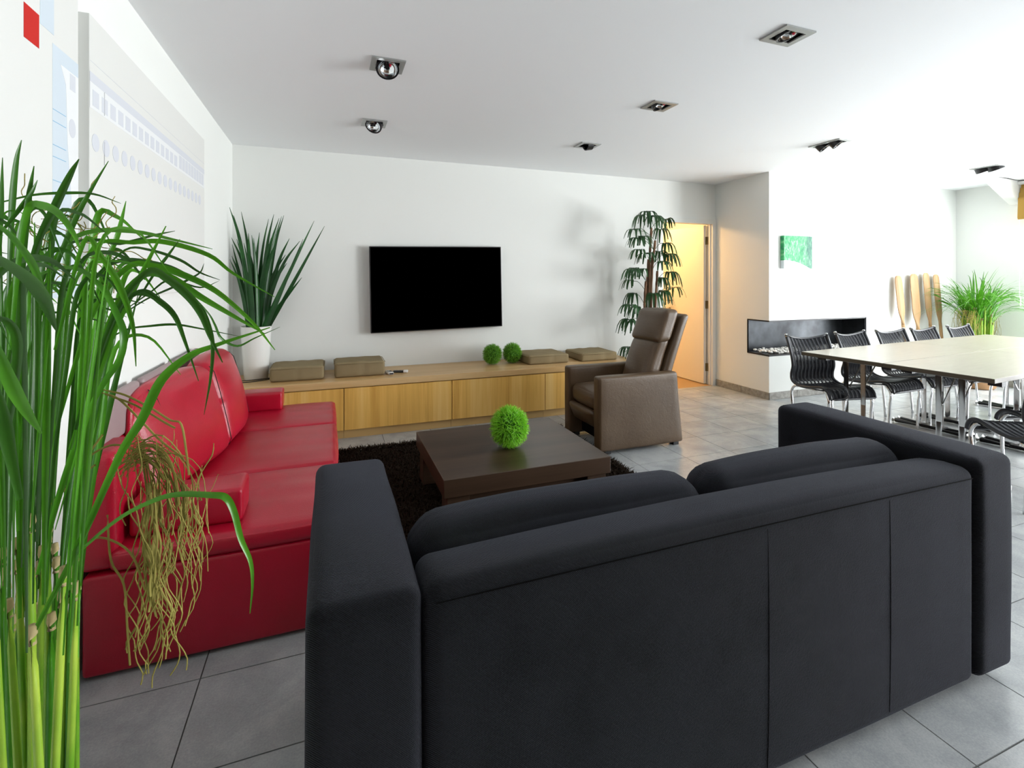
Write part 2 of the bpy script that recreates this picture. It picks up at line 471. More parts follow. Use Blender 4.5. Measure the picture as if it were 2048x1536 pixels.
window(2, 'y', XR + .1, *WR[0], 'added unseen white framed window of the right wall nearest the rear')  # unseen window added to spread light more evenly
window(3, 'x', YREAR - .1, *WB[0], 'added unseen white framed rear window behind the long table')  # unseen window added as an extra light source
# baseboards
bh = .079
def base(name, x0, x1, y0, y1, label):
    """stone skirting with its single slabs"""
    o = struct(name, bbox(x0, x1, y0, y1, 0, bh - .001), 'grout', label, 'baseboard')
    L = max(x1 - x0, y1 - y0); nn = max(1, round(L / .42)); e = .0012
    for k in range(nn):
        if x1 - x0 > y1 - y0:
            a, b = x0 + (x1 - x0) * k / nn, x0 + (x1 - x0) * (k + 1) / nn
            mk('slab', bev(a + e, b - e, y0 - .003, y1, .001, bh, .0015, 1), 'stone_base', o)
        else:
            a, b = y0 + (y1 - y0) * k / nn, y0 + (y1 - y0) * (k + 1) / nn
            mk('slab', bev(x0 - .003, x1, a + e, b - e, .001, bh, .0015, 1), 'stone_base', o)
base('baseboard_chimney', XC - .008, XR - .012, YC - .011, YC, 'grey stone skirting along the front of the chimney wall')
base('baseboard_chimney_side', XC - .010, XC, YC - .011, -.02, 'brown-grey stone skirting on the shaded side of the chimney wall')
base('baseboard_right', XR - .011, XR, -1.55, YC - .015, 'grey stone skirting below the window wall')
base('baseboard_back', 3.90, DX0 - .075, -.011, -.0005, 'grey stone skirting behind the palm')

# doorway
tr = struct('trim_1', bbox(DX0 - .07, DX0, -.014, .1, 0, DZ), 'frame_white', 'white door frame around the open doorway', 'door frame')
mk('jamb', bbox(DX1, DX1 + .055, -.014, .1, 0, DZ), 'frame_white', tr)
mk('head', bbox(DX0 - .07, DX1 + .055, -.014, .1, DZ, DZ + .06), 'frame_white', tr)
mk('stop', bbox(DX1 - .012, DX1, .02, .05, 0, DZ), 'frame_white', tr)
dr = struct('door_1', bev(5.305, 5.345, .085, .80, .008, DZ - .01, .002, 1), 'door_cream', 'cream door standing wide open into the lit passage', 'door')
for z in (.22, 1.02, 1.84):
    b = B(); tube(b, [(5.352, .072, z - .05), (5.352, .072, z + .05)], .011, 10)
    box(b, 5.33, 5.352, .078, .084, z - .05, z + .05); box(b, 5.352, 5.36, .03, .07, z - .05, z + .05)
    mk('hinge', b, 'brass', dr)
b = B(); tube(b, [(5.305, .75, .93), (5.298, .75, .93)], .022, 16); mk('lock_rosette', b, 'brass', dr)
b = B(); tube(b, [(5.305, .75, 1.05), (5.255, .75, 1.05), (5.255, .63, 1.05)], .009, 8); mk('door_handle', b, 'brass', dr)
# passage behind the doorway
bm = B(); box(bm, 3.5, 3.6, .1, 2.6, -.1, 2.75); box(bm, 5.75, 5.85, .1, 2.6, -.1, 2.75); box(bm, 3.5, 5.85, 2.5, 2.6, -.1, 2.75); box(bm, 3.5, 5.85, .1, 2.6, 2.6, 2.75)
struct('wall_passage', bm, 'wall_paint', 'cream walls of the lit passage beyond the doorway', 'wall')
struct('floor_passage', bbox(3.5, 5.85, 0, 2.6, -.12, -.001), 'wood_floor', 'warm wooden floor of the passage beyond the doorway', 'floor')
pl = thing('passage_lamp', 'warm ceiling lamp in the passage beyond the doorway', 'lamp', (4.55, .95, 2.6))
b = B(); lathe(b, [(.06, -.03), (.065, -.02), (.065, 0)], 24); mk('ceiling_rose', b, 'frame_white', pl, auto=40)
b = B(); lathe(b, [(.02, -.17), (.07, -.155), (.09, -.11), (.08, -.06), (.05, -.03)], 24)
NT('lamp_glow').set(Base_Color=(1, .8, .5)); MATS['lamp_glow'].node_tree.nodes['Principled BSDF'].inputs['Emission Color'].default_value = (1, .62, .28, 1)
MATS['lamp_glow'].node_tree.nodes['Principled BSDF'].inputs['Emission Strength'].default_value = 8
mk('lamp_shade', b, 'lamp_glow', pl, smooth=True)
d = bpy.data.lights.new('passage_bulb', 'POINT'); d.energy = 42; d.color = (1, .56, .22); d.shadow_soft_size = .1
lo = bpy.data.objects.new('passage_bulb', d); COL.objects.link(lo); lo.parent = pl; lo.location = (0, 0, -.32)

# fireplace lining, edging, pebbles
fp = thing('fireplace_insert', 'dark steel corner fireplace lining set into the white chimney wall', 'fireplace', (6.2, -.66, FZ0))
def rel(o, bm):
    bmesh.ops.translate(bm, vec=-Vector(o.location), verts=bm.verts); return bm
mk('back_plate', rel(fp, bbox(XC + .004, FX1 - .002, FY - .012, FY - .001, FZ0 + .001, FZ1 - .001)), 'firebox_steel', fp)
mk('side_plate', rel(fp, bbox(FX1 - .014, FX1 - .001, YC + .004, FY - .012, FZ0 + .001, FZ1 - .001)), 'firebox_steel', fp)
mk('base_plate', rel(fp, bbox(XC + .004, FX1 - .014, YC + .004, FY - .012, FZ0 + .001, FZ0 + .012)), 'black_metal', fp)
mk('top_plate', rel(fp, bbox(XC + .004, FX1 - .014, YC + .004, FY - .012, FZ1 - .012, FZ1 - .001)), 'black_metal', fp)
b = B()
for z0, z1 in ((FZ0 - .004, FZ0 + .006), (FZ1 - .006, FZ1 + .004)):
    box(b, XC - .003, FX1 + .003, YC - .003, YC + .003, z0, z1); box(b, XC - .003, XC + .003, YC - .003, FY, z0, z1)
box(b, FX1 - .004, FX1 + .004, YC - .003, YC + .003, FZ0, FZ1); box(b, XC - .003, XC + .003, FY - .004, FY + .004, FZ0, FZ1)
mk('edge_trim', rel(fp, b), 'black_metal', fp)
rnd = random.Random(5); b = B()
for k in range(620):
    x = rnd.uniform(XC + .04, FX1 - .04); y = rnd.uniform(YC + .03, FY - .035)
    if x < XC + .10 and rnd.random() < .5: continue
    r = rnd.uniform(.010, .02); z = FZ0 + .012 + r * .6 + rnd.random() * .024
    M = Matrix.Translation((x, y, z)) @ Matrix.Rotation(rnd.random() * 6, 4, 'Z') @ Matrix.Rotation(rnd.uniform(-.4, .4), 4, 'X') @ Matrix.Diagonal((1.25, .95, .72, 1))
    bmesh.ops.create_icosphere(b, subdivisions=1, radius=r, matrix=M)
pb = mk('pebbles', b, 'pebble', smooth=True, kind='stuff'); tag(pb, 'bed of white pebbles lying in the corner fireplace', 'pebbles')

# sloping white brace under the ceiling at the window wall
A_, B_, C_, D_ = Vector((8.07, -1.43, H)), Vector((8.04, -1.54, H)), Vector((XR, -1.377, 2.267)), Vector((XR, -1.472, 2.291))
B_ = Vector((8.07, -1.545, H)); D_ = Vector((XR, -1.49, 2.267)); C_ = Vector((XR, -1.375, 2.267))
b = B(); vs = [b.verts.new(p) for p in (A_, B_, D_, C_)] + [b.verts.new(p) for p in (A_ + Vector((.3, 0, 0)), B_ + Vector((.3, 0, 0)), Vector((XR, D_.y, H)), Vector((XR, C_.y, H)))]
for f in ((0, 1, 2, 3), (0, 3, 7, 4), (1, 5, 6, 2), (4, 7, 6, 5), (0, 4, 5, 1), (2, 6, 7, 3)): b.faces.new([vs[i] for i in f])
struct('trim_2', b, 'frame_white', 'white sloping brace between ceiling and window wall', 'beam')

# ================================================================== CEILING SPOTLIGHTS
SPOT_LAB = ['recessed square spotlight with tilted lens, above the coffee table side nearest the left', 'recessed square spotlight closest to the television wall corner, left row',
            'largest recessed square spotlight, near the top right over the black sofa', 'recessed square spotlight in the middle of the central row',
            'small recessed square spotlight of the central row nearest the television wall', 'double recessed spotlight with two round lamps before the chimney wall',
            'double recessed spotlight at the far right above the long table']
TILT = [(-38, 0), (-34, 25), (-10, -12), (-20, -20), (0, 80), (-30, -25), (-10, -20)]
for i, (fx, fy, hx, hy) in enumerate(FIX):
    t_ = thing('ceiling_spotlight', SPOT_LAB[i], 'spotlight', (fx, fy, H), 0, 'recessed ceiling spotlights')
    b = B(); k = .68
    for x0, x1, y0, y1 in ((-hx, hx, -hy, -hy + hx * (1 - k)), (-hx, hx, hy - hx * (1 - k), hy), (-hx, -hx * k, -hy + hx * (1 - k), hy - hx * (1 - k)), (hx * k, hx, -hy + hx * (1 - k), hy - hx * (1 - k))):
        box(b, x0, x1, y0, y1, -.008, -.0005)
    mk('bezel', b, 'brushed_steel', t_)
    b = B(); ix, iy, q = hx * .81, hy * .82, .006
    box(b, -ix, ix, -iy, -iy + q, -.0, .14); box(b, -ix, ix, iy - q, iy, 0, .14); box(b, -ix, -ix + q, -iy, iy, 0, .14); box(b, ix - q, ix, -iy, iy, 0, .14); box(b, -ix, ix, -iy, iy, .14, .15)
    mk('housing', b, 'black_matt', t_)
    ax, ay = TILT[i]
    for oy in ((0,) if i < 5 else (-hy * .42, hy * .42)):
        rr = min(hx, hy) * (.70 if i < 5 else .62)
        drop = -.016 if i in (0, 1, 5, 6) else .014
        M = Matrix.Translation((0, oy, drop)) @ Matrix.Rotation(R(ay), 4, 'Y') @ Matrix.Rotation(R(ax), 4, 'X')
        b = B(); lathe(b, [(rr, .035), (rr, -.02), (rr * .86, -.02), (rr * .86, .03)], 28); bmesh.ops.transform(b, matrix=M, verts=b.verts)
        gm = mk('gimbal', b, 'black_metal', t_, auto=40)
        b = B(); lathe(b, [(rr * .86, -.016), (rr * .80, -.004), (rr * .62, .010), (rr * .3, .021), (rr * .02, .024)], 28, caps=False); bmesh.ops.transform(b, matrix=M, verts=b.verts)
        mk('reflector', b, 'reflector', gm, smooth=True)
        b = B(); tube(b, [(0, 0, .022), (0, 0, -.004)], [rr * .2, rr * .2], 12); bmesh.ops.transform(b, matrix=M, verts=b.verts)
        mk('lamp_cap', b, 'black_metal', gm, auto=40)

# ================================================================== LOW CABINETS AND WORKTOP
YF = -.60; WT = .492
wt = mk('worktop', bev(0.003, 3.86, YF, -.001, .438, WT, .003, 2), 'oak_top'); tag(wt, 'long oak worktop running under the television over the low cabinets', 'worktop')
SE = [0.004, .924, 1.852, 2.777, 3.85]
CABL = ['oak low cabinet at the left end, half hidden by the red sofa', 'oak low cabinet with a wide door below the television left half', 'oak low cabinet with a wide door behind the coffee table ball', 'oak low cabinet at the right end beside the brown armchair']
for k in range(4):
    a, b_ = SE[k], SE[k + 1]
    c_ = thing('low_cabinet', CABL[k], 'cabinet', ((a + b_) / 2, -.3, 0), 0, 'low oak cabinets under the television')
    mk('body', rel(c_, bbox(a + .001, b_ - .001, YF + .035, -.002, .078, .436)), 'oak_plinth', c_)
    mk('plinth', rel(c_, bbox(a + .001, b_ - .001, -.55, -.5, 0, .078)), 'oak_plinth', c_)
    mk('door', rel(c_, bev(a + .003, b_ - .003, YF + .008, YF + .030, .078, .430, .0015, 1)), 'oak_front', c_)

# television
tv = thing('television', 'flat black wall-mounted television above the oak worktop', 'television', (1.84, -.05, 1.26))
tv.rotation_euler = (0, R(-1.05), 0)
tw, th = .667, .418
mk('housing', bev(-tw, tw, -.032, .015, -th, th, .004, 2), 'tv_frame', tv)
mk('screen', bbox(-tw + .009, tw - .009, -.0335, -.03, -th + .009, th - .009), 'tv_black', tv)
mk('wall_mount', bbox(-.2, .2, .01, .047, -.2, .2), 'black_metal', tv)

# seat cushions lying on the worktop
def seat_cushion(x0, x1, y0, y1, h, label, seed, rz=0):
    c_ = thing('seat_cushion', label, 'cushion', ((x0 + x1) / 2, (y0 + y1) / 2, WT + .001), rz, 'brown seat cushions on the worktop')
    hx, hy = (x1 - x0) / 2, (y1 - y0) / 2
    def fn(q, u):
        z = max(q.z, .0)
        if q.z > h * .5:
            z += .0025 * math.sin(9 * u[0] + seed) * math.cos(5 * u[1] + seed * 2) * (1 - u[0] ** 2)
        if u[1] < -.9: q.y += .008 * math.exp(-((u[0] - .1 * seed + .1) / .12) ** 2)
        return Vector((q.x, q.y, z))
    mk('cover', soft(-hx, hx, -hy, hy, 0, h, .022, (18, 14, 5), (.003, .003, .006), .004, seed, fn), 'cushion_suede', c_, smooth=True)
    b = B(); z = h - .012; e = .004
    P = [(-hx - e + .03, -hy - e, z), (hx + e - .03, -hy - e, z), (hx + e, -hy + .03, z), (hx + e, hy - .03, z), (hx - .03, hy + e, z), (-hx + .03, hy + e, z), (-hx - e, hy - .03, z), (-hx - e, -hy + .03, z), (-hx - e + .03, -hy - e, z)]
    tube(b, P, .003, 6, False); mk('piping', b, 'cushion_suede', c_, smooth=True)
seat_cushion(.345, .765, -.45, -.08, .118, 'creased brown seat cushion next to the white flower pot', 1)
seat_cushion(.852, 1.275, -.44, -.10, .128, 'brown seat cushion beside the remote controls', 2)
seat_cushion(2.665, 3.115, -.435, -.04, .092, 'brown seat cushion touching the right grass ball', 3, R(1))
seat_cushion(3.255, 3.685, -.45, -.06, .085, 'rightmost brown seat cushion on the worktop, near the palm', 4)

# remote controls
rc = thing('remote_control', 'small silver remote control with dark buttons beside the cushion', 'remote control', (1.318, -.40, WT), R(12))
mk('body', bev(-.024, .024, -.06, .06, .001, .026, .010, 3), 'white_plastic', rc, smooth=True)
for y in (-.045, -.02, .005):
    for x in (-.012, .004, .014) if y > -.03 else (-.010, .010):
        b = B(); tube(b, [(x, y, .025), (x, y, .029)], .006, 10); mk('button', b, 'black_plastic', rc)
mk('front_window', bev(-.018, .018, -.0625, -.058, .006, .020, .002, 1), 'black_plastic', rc)
rc = thing('remote_control', 'dark remote control with a pale end cap on the worktop', 'remote control', (1.405, -.365, WT), R(72))
mk('body', bev(-.02, .02, -.05, .05, .001, .020, .008, 3), 'black_plastic', rc, smooth=True)
mk('end_cap', bev(-.021, .021, -.085, -.045, .001, .024, .006, 2), 'white_plastic', rc, smooth=True)
for y in (-.03, 0, .03):
    b = B(); tube(b, [(0, y, .019), (0, y, .022)], .006, 10); mk('button', b, 'brushed_steel', rc)

# ================================================================== GRASS BALLS
def grass_ball(loc, r, label, mat, seed, nb=1500, L=.03):
    g = thing('grass_ball', label, 'grass ball', loc, 0, 'round artificial grass balls')
    rr = r - L * .75
    b = B(); bmesh.ops.create_icosphere(b, subdivisions=3, radius=rr, matrix=Matrix.Translation((0, 0, r * 1.08)) @ Matrix.Diagonal((1, 1, 1.1, 1)))
    mk('core', b, 'grass_core', g, smooth=True)
    rnd = random.Random(seed); b = B()
    for k in range(nb):
        z = 1 - 2 * (k + .5) / nb; a = k * 2.399963 + rnd.uniform(-.3, .3); q = math.sqrt(max(0, 1 - z * z))
        n = Vector((q * math.cos(a), q * math.sin(a), z)); t1, t2 = frame_of(n)
        off = t1 * rnd.uniform(-.7, .7) + t2 * rnd.uniform(-.7, .7)
        l = L * rnd.uniform(.8, 1.35)
        p0 = Vector((n.x * rr, n.y * rr, n.z * rr * 1.1 + r * 1.08)); p1 = p0 + (n + off * .45) * l * .55; p2 = p0 + (n * .9 + off * 1.0) * l
        if p2.z < .002: p2.z = .002
        if p1.z < .002: p1.z = .002
        sd = n.cross(off).normalized() if off.length > .05 else t1
        blade(b, [p0, p1, p2], [.0042, .0038, .0008], side=sd, fold=.4)
    mk('blades', b, mat, g, kind='stuff')
grass_ball((2.345, -.26, WT + .001), .094, 'left green grass ball of the pair on the worktop', 'grass_blade_dark', 1, 1300, .028)
grass_ball((2.566, -.24, WT + .001), .094, 'green grass ball on the worktop next to the brown cushion', 'grass_blade_dark', 2, 1300, .028)

# ================================================================== COFFEE TABLE, RUG
CT = .335
ct = thing('coffee_table', 'low dark brown wooden coffee table with a thick square top', 'coffee table', (1.85, -2.08, .03))
cx0, cx1, cy0, cy1 = 1.352, 2.325, -2.51, -1.665
mk('top', rel(ct, bev(cx0, cx1, cy0, cy1, CT - .095, CT, .003, 2)), 'wenge', ct)
for x in (cx0 + .02, cx1 - .14):
    for y in (cy0 + .02, cy1 - .14):
        mk('leg', rel(ct, bev(x, x + .12, y, y + .12, .031, CT - .096, .002, 1)), 'wenge', ct)
mk('apron', rel(ct, bbox(cx0 + .06, cx1 - .06, cy0 + .06, cy1 - .06, CT - .16, CT - .096)), 'wenge', ct)
grass_ball((1.835, -2.155, CT + .001), .112, 'bright green grass ball standing on the coffee table', 'grass_blade', 3, 2200, .034)
rg = thing('shag_rug', 'dark brown shaggy rug under the coffee table', 'rug', (1.78, -2.1, 0))
rx0, rx1, ry0, ry1 = .865, 2.745, -3.17, -.955
mk('backing', rel(rg, bbox(rx0 + .02, rx1 - .02, ry0 + .02, ry1 - .02, .001, .010)), 'rug_brown', rg)
rnd = random.Random(9); b = B()
def tuft(x, y, l=None):
    l = l or rnd.uniform(.022, .042); a = rnd.uniform(0, 6.28); le = rnd.uniform(.2, .95)
    p0 = Vector((x, y, .009)); p1 = p0 + Vector((math.cos(a) * le * l * .5, math.sin(a) * le * l * .5, l * .62)); p2 = p0 + Vector((math.cos(a) * le * l * 1.3, math.sin(a) * le * l * 1.3, l * rnd.uniform(.55, .95)))
    s_ = Vector((-math.sin(a), math.cos(a), 0)) * rnd.uniform(.0022, .004)
    v = [b.verts.new(p) for p in (p0 - s_, p0 + s_, p1 - s_, p1 + s_, p2)]
    b.faces.new((v[0], v[1], v[3], v[2])); b.faces.new((v[2], v[3], v[4]))
for k in range(34000):
    x, y = rnd.uniform(rx0, rx1), rnd.uniform(ry0, ry1)
    tuft(x, y)
for k in range(2600):
    tuft(rnd.uniform(rx0, rx1), ry1 + rnd.uniform(-.03, .012), rnd.uniform(.03, .055)); tuft(rx1 + rnd.uniform(-.03, .012), rnd.uniform(ry0, ry1), rnd.uniform(.03, .05))
mk('pile', rel(rg, b), 'rug_brown', rg, kind='stuff')

# ================================================================== BROWN ARMCHAIR
ac = thing('armchair', 'brown leather reclining armchair with a tall headrest beside the cabinets', 'armchair', (3.1, -1.40, 0))
ay0, ay1 = -1.685, -1.085        # near and far outer sides
def arm_fn(q, u):                # front edge leans, rear edge slopes outwards below
    z = q.z
    if u[0] > 0: q.x -= .055 * (z / .55) * max(0, u[0])
    return q
for y0, y1, lab in ((ay0, ay0 + .095, None), (ay1 - .095, ay1, None)):
    a = mk('armrest', rel(ac, soft(2.735, 3.525, y0, y1, .025, .60, .022, (16, 3, 14), (.002, .006, 0), .003, 2, arm_fn)), 'brown_leather', ac, smooth=True)
    for x in (2.80, 3.44): mk('foot', rel(ac, bbox(x, x + .05, y0 + .02, y1 - .02, 0, .026)), 'black_plastic', a)
iy0, iy1 = ay0 + .097, ay1 - .097
mk('seat', rel(ac, soft(2.755, 3.30, iy0, iy1, .31, .46, .05, (14, 10, 5), (.01, 0, .02), .006, 3)), 'brown_leather', ac, smooth=True)
def flap(q, u):
    q.x += .055 * (.30 - q.z) / .14; return q
mk('footrest', rel(ac, soft(2.725, 2.80, iy0, iy1, .165, .315, .03, (4, 10, 6), (.018, 0, 0), .004, 4, flap)), 'brown_leather', ac, smooth=True)
mk('base', rel(ac, bbox(2.86, 3.40, iy0, iy1, .05, .31)), 'black_matt', ac)
# back: pad leaning backwards, headrest step, shell behind
def lean(q, u):
    h_ = max(0, q.z - .42)
    q.x += .10 + .48 * h_ - .16 * h_ * h_ - .02 * math.sin(min(1, h_ / .6) * math.pi); return q
def back_fn(q, u):
    q = lean(q, u)
    return q
mk('back_pad', rel(ac, soft(3.10, 3.235, iy0 + .02, iy1 - .02, .42, .86, .05, (5, 12, 14), (.03, 0, 0), .012, 5, back_fn)), 'brown_leather', ac, smooth=True)
mk('headrest', rel(ac, soft(3.085, 3.225, iy0 + .005, iy1 - .005, .825, 1.095, .04, (5, 12, 10), (.02, 0, .005), .006, 6, back_fn)), 'brown_leather', ac, smooth=True)
mk('back_shell', rel(ac, soft(3.255, 3.335, iy0 + .0, iy1 - .0, .40, 1.055, .03, (4, 10, 14), (.012, 0, 0), .006, 7, back_fn)), 'brown_leather', ac, smooth=True)

# ================================================================== RED SOFA
rs = thing('red_sofa', 'long red leather sofa with low arms standing along the left wall', 'sofa', (.42, -1.93, 0))
SZ = .43; SX1 = .85; SY0, SY1 = -2.93, -.975
mk('base', rel(rs, soft(.03, SX1 - .03, SY0 + .01, SY1 - .01, .012, .352, .015, (8, 14, 4), (0, 0, 0), .001, 1)), 'red_leather', rs, smooth=True)
for k, (y0, y1) in enumerate(((SY0, -2.305), (-2.305, -1.575), (-1.575, SY1))):
    def fn(q, u, k=k):
        if u[2] > .9: q.z += .003 * math.sin(u[1] * 11 + k) * (1 - u[1] ** 2) * (.5 + .5 * u[0]) - .004 * abs(u[1]) ** 6
        return q
    mk('seat_cushion', rel(rs, soft(.10, SX1, y0 + .0015, y1 - .0015, .354, SZ, .028, (16, 14, 3), (.006, 0, .010), .004, k + 3, fn)), 'red_leather', rs, smooth=True)
for y0, y1 in ((-2.855, -2.675), (-1.17, -.99)):
    mk('armrest', rel(rs, soft(.14, .50, y0, y1, SZ + .004, .562, .018, (10, 5, 4), (0, .003, .004), .002, 9)), 'red_leather', rs, smooth=True)
mk('back_frame', rel(rs, soft(.012, .052, -2.70, SY1 - .01, .36, .745, .018, (3, 20, 8), (0, 0, .0), .001, 10)), 'red_leather', rs, smooth=True)
mk('end_block', rel(rs, soft(.012, .125, SY0 + .015, -2.695, .36, .765, .03, (4, 6, 8), (0, 0, .0), .003, 10)), 'red_leather', rs, smooth=True)
for y0, y1 in ((-2.90, -2.435), (-2.385, -1.92), (-1.87, -1.40)):
    mk('back_panel', rel(rs, soft(.016, .050, y0, y1, .74, .925, .016, (4, 12, 6), (.004, 0, 0), .003, 11)), 'glare_greyed_leather', rs, smooth=True, label='headrest panel, glare painted into its mauve-grey leather')  # panel tone holds painted glare over red leather
PHI = [R(13), 0]
def redlean(q, u, k=0):
    h_ = q.z - SZ
    q.x -= .19 * h_ + .10 * h_ * h_; q.x -= .012 * u[1] * u[1]
    if u[2] > 0: q.z -= (.03 if u[1] < 0 else .014) * abs(u[1]) ** 3
    if PHI[k]:      # the nearer cushion is swung back against the wall
        dx, dy = q.x - .335, q.y + 1.925; c_, s_ = math.cos(PHI[k]), math.sin(PHI[k])
        q.x, q.y = .335 + dx * c_ + dy * s_, -1.925 + dy * c_ - dx * s_
    q.x = max(q.x, .054 + .02 * u[0])
    return q
BL = ['red leather back cushion nearest the tall grass plant', 'red leather back cushion nearest the white flower pot']
for k, (y0, y1) in enumerate(((-2.66, -1.93), (-1.915, -1.335))):
    cu = thing('back_cushion', BL[k], 'cushion', (.28, (y0 + y1) / 2, SZ + .008), 0, 'red leather back cushions')
    mk('cover', rel(cu, soft(.195, .335, y0, y1, SZ + .012, .90 + .02 * k, .055, (6, 18, 14), (.030, .006, .006), .008, 20 + k, lambda q, u: redlean(q, u, k))), 'red_leather', cu, smooth=True)
    # seams round the side gussets
    for yy in ((y0 + .16, y1 - .008) if k == 0 else (y1 - .012,)):
        P = []
        for i in range(15):
            z = SZ + .03 + (.885 - SZ - .03) * i / 14
            u1 = (yy - (y0 + y1) / 2) / ((y1 - y0) / 2)
            bl = .030 * (1 - abs(u1) ** 2.2) * (1 - abs((i - 7) / 7.6) ** 2.2)
            q = redlean(Vector((.334 + bl - (.018 if i in (0, 14) else 0), yy, z)), (1, u1, 0), k); P.append(q + Vector((.0015, 0, 0)))
        b = B(); tube(b, P, .0022, 5); mk('seam', rel(cu, b), 'black_plastic', cu)

# ================================================================== BLACK SOFA
bs = thing('black_sofa', 'charcoal fabric sofa seen from behind in the foreground', 'sofa', (1.88, -3.6, 0))
BZ = .742; BX0, BX1 = .766, 3.005; BY0, BY1 = -3.985, -3.20
mk('left_armrest', rel(bs, soft(BX0, .985, BY0, BY1, .035, BZ, .03, (6, 16, 14), (.004, .004, .008), .003, 1)), 'charcoal_fabric', bs, smooth=True)
mk('right_armrest', rel(bs, soft(2.805, BX1, BY0, BY1, .035, BZ + .016, .03, (6, 16, 14), (.004, .004, .008), .003, 2)), 'charcoal_fabric', bs, smooth=True)
def back_top(q, u):
    if u[2] > .5: q.z += .012 * (1 - u[0] ** 2) - .02 * max(0, u[1]) 
    return q
mk('backrest', rel(bs, soft(.990, 2.798, BY0 + .004, -3.80, .035, BZ - .006, .035, (40, 5, 18), (0, .006, .012), .0012, 3, back_top)), 'charcoal_fabric', bs, smooth=True)
mk('seat_base', rel(bs, soft(.990, 2.798, -3.795, BY1 + .02, .035, .27, .03, (20, 8, 5), (0, 0, 0), .002, 4)), 'charcoal_fabric', bs, smooth=True)
for x0, x1 in ((.995, 1.892), (1.898, 2.795)):
    mk('seat_cushion', rel(bs, soft(x0, x1, -3.60, BY1 - .01, .272, .43, .05, (16, 12, 5), (0, .004, .02), .005, 5)), 'charcoal_fabric', bs, smooth=True)
def bclean(q, u):
    q.y += .14 * (q.z - .43); q.z -= .022 * abs(u[0]) ** 6 * (u[2] > 0); return q
for k, (x0, x1) in enumerate(((.995, 1.89), (1.90, 2.795))):
    mk('back_cushion', rel(bs, soft(x0, x1, -3.83 + .035, -3.605, .40, BZ + (.005 if k else .0), .08, (20, 6, 12), (.004, .015, .018), .006, 6 + k, lambda q, u: Vector((q.x, q.y + .03 * (q.z - .43), q.z - .008 * (max(0, -u[0] - .55) / .45) ** 2 * (u[2] > 0) * (1 - k))))), 'charcoal_fabric', bs, smooth=True)
# stitched seams on the back
b = B(); tube(b, [(1.01 + 1.76 * i / 30, BY0 + .0, BZ - .034 + .004 * math.sin(i / 30 * math.pi)) for i in range(31)], .0016, 5); mk('seam', rel(bs, b), 'black_matt', bs)
for x in (1.89, 2.37):
    b = B(); tube(b, [(x, BY0 + .0035 - .006 * (1 - abs((x - 1.894) / .904) ** 2.2) * (1 - abs((.07 + .63 * i / 20 - .385) / .35) ** 2.2), .07 + .63 * i / 20) for i in range(21)], .0008, 5); mk('seam', rel(bs, b), 'black_matt', bs)
for x in (.85, 2.9):
    for y in (BY0 + .08, BY1 - .08):
        b = B(); tube(b, [(x, y, 0), (x, y, .04)], .025, 12); mk('foot', rel(bs, b), 'black_plastic', bs)

# ================================================================== FOLDING TABLES (2 x 2, pushed together)
TH = R(4.2); TL, TD, TZ = 1.53, .622, .74
def make_table(label):
    t_ = thing('folding_table', label, 'table', (0, 0, 0), 0, 'folding tables pushed together')
    top = mk('top', bev(-TL / 2 + .001, TL / 2 - .001, -TD / 2 + .001, TD / 2 - .001, TZ - .028, TZ, .002, 1), 'table_edge', t_)
    mk('laminate', bbox(-TL / 2 + .003, TL / 2 - .003, -TD / 2 + .003, TD / 2 - .003, TZ - .0005, TZ + .0012), 'laminate_top', top)
    for sx in (-1, 1):
        x = sx * (TL / 2 - .20)
        mk('rail', bev(x - .016, x + .016, -TD / 2 + .10, TD / 2 - .08, TZ - .062, TZ - .03, .004, 1), 'brushed_steel', t_)
        for yy in (-TD / 2 + .065, TD / 2 - .065): mk('bracket', bbox(x - .03, x + .03, yy - .035, yy + .035, TZ - .07, TZ - .029), 'black_plastic', t_)
        for yy in (-.065, .065):
            b = B(); tube(b, [(x, yy, .035), (x, yy, TZ - .06)], .0185, 14); mk('leg', b, 'chrome', t_, auto=40)
        for dx in (-.045, .045):
            b = B(); tube(b, [(x + dx, -.27, .024), (x + dx, .27, .024)], .020, 12); f_ = mk('foot_bar', b, 'black_metal', t_, auto=40)
            for yy in (-.28, .28):
                b = B(); tube(b, [(x + dx, yy - .012, .024), (x + dx, yy + .012, .024)], .022, 12); mk('end_cap', b, 'brushed_steel', f_, auto=40)
        mk('foot_plate', bbox(x - .05, x + .05, -.09, .09, .03, .042), 'black_metal', t_)
        for yy in (-.05, .05):
            b = B(); tube(b, [(x, yy, TZ - .26), (x - sx * .02, yy, TZ - .26), (x - sx * .21, yy, TZ - .06)], .006, 6); mk('brace', b, 'chrome', t_)
    return t_
P0 = Vector((4.536, -1.927, 0)); e1 = Vector((math.cos(TH), math.sin(TH), 0)); e2 = Vector((math.sin(TH), -math.cos(TH), 0))
TAB = [(0, 0, 'folding table at the far left of the group, beside the fireplace'), (0, 1, 'folding table nearest the black sofa, its near corner pointing at the viewer'),
       (1, 0, 'folding table at the far right, in front of the wooden paddles'), (1, 1, 'folding table at the right edge of the view')]
proto = None
for i, j, lab in TAB:
    loc = P0 + e1 * (TL * (i + .5)) + e2 * (TD * (j + .5) * 1.004)
    if proto is None:
        proto = make_table(lab); proto.location = loc; proto.rotation_euler = (0, 0, TH)
    else: dup(proto, loc, TH, lab)

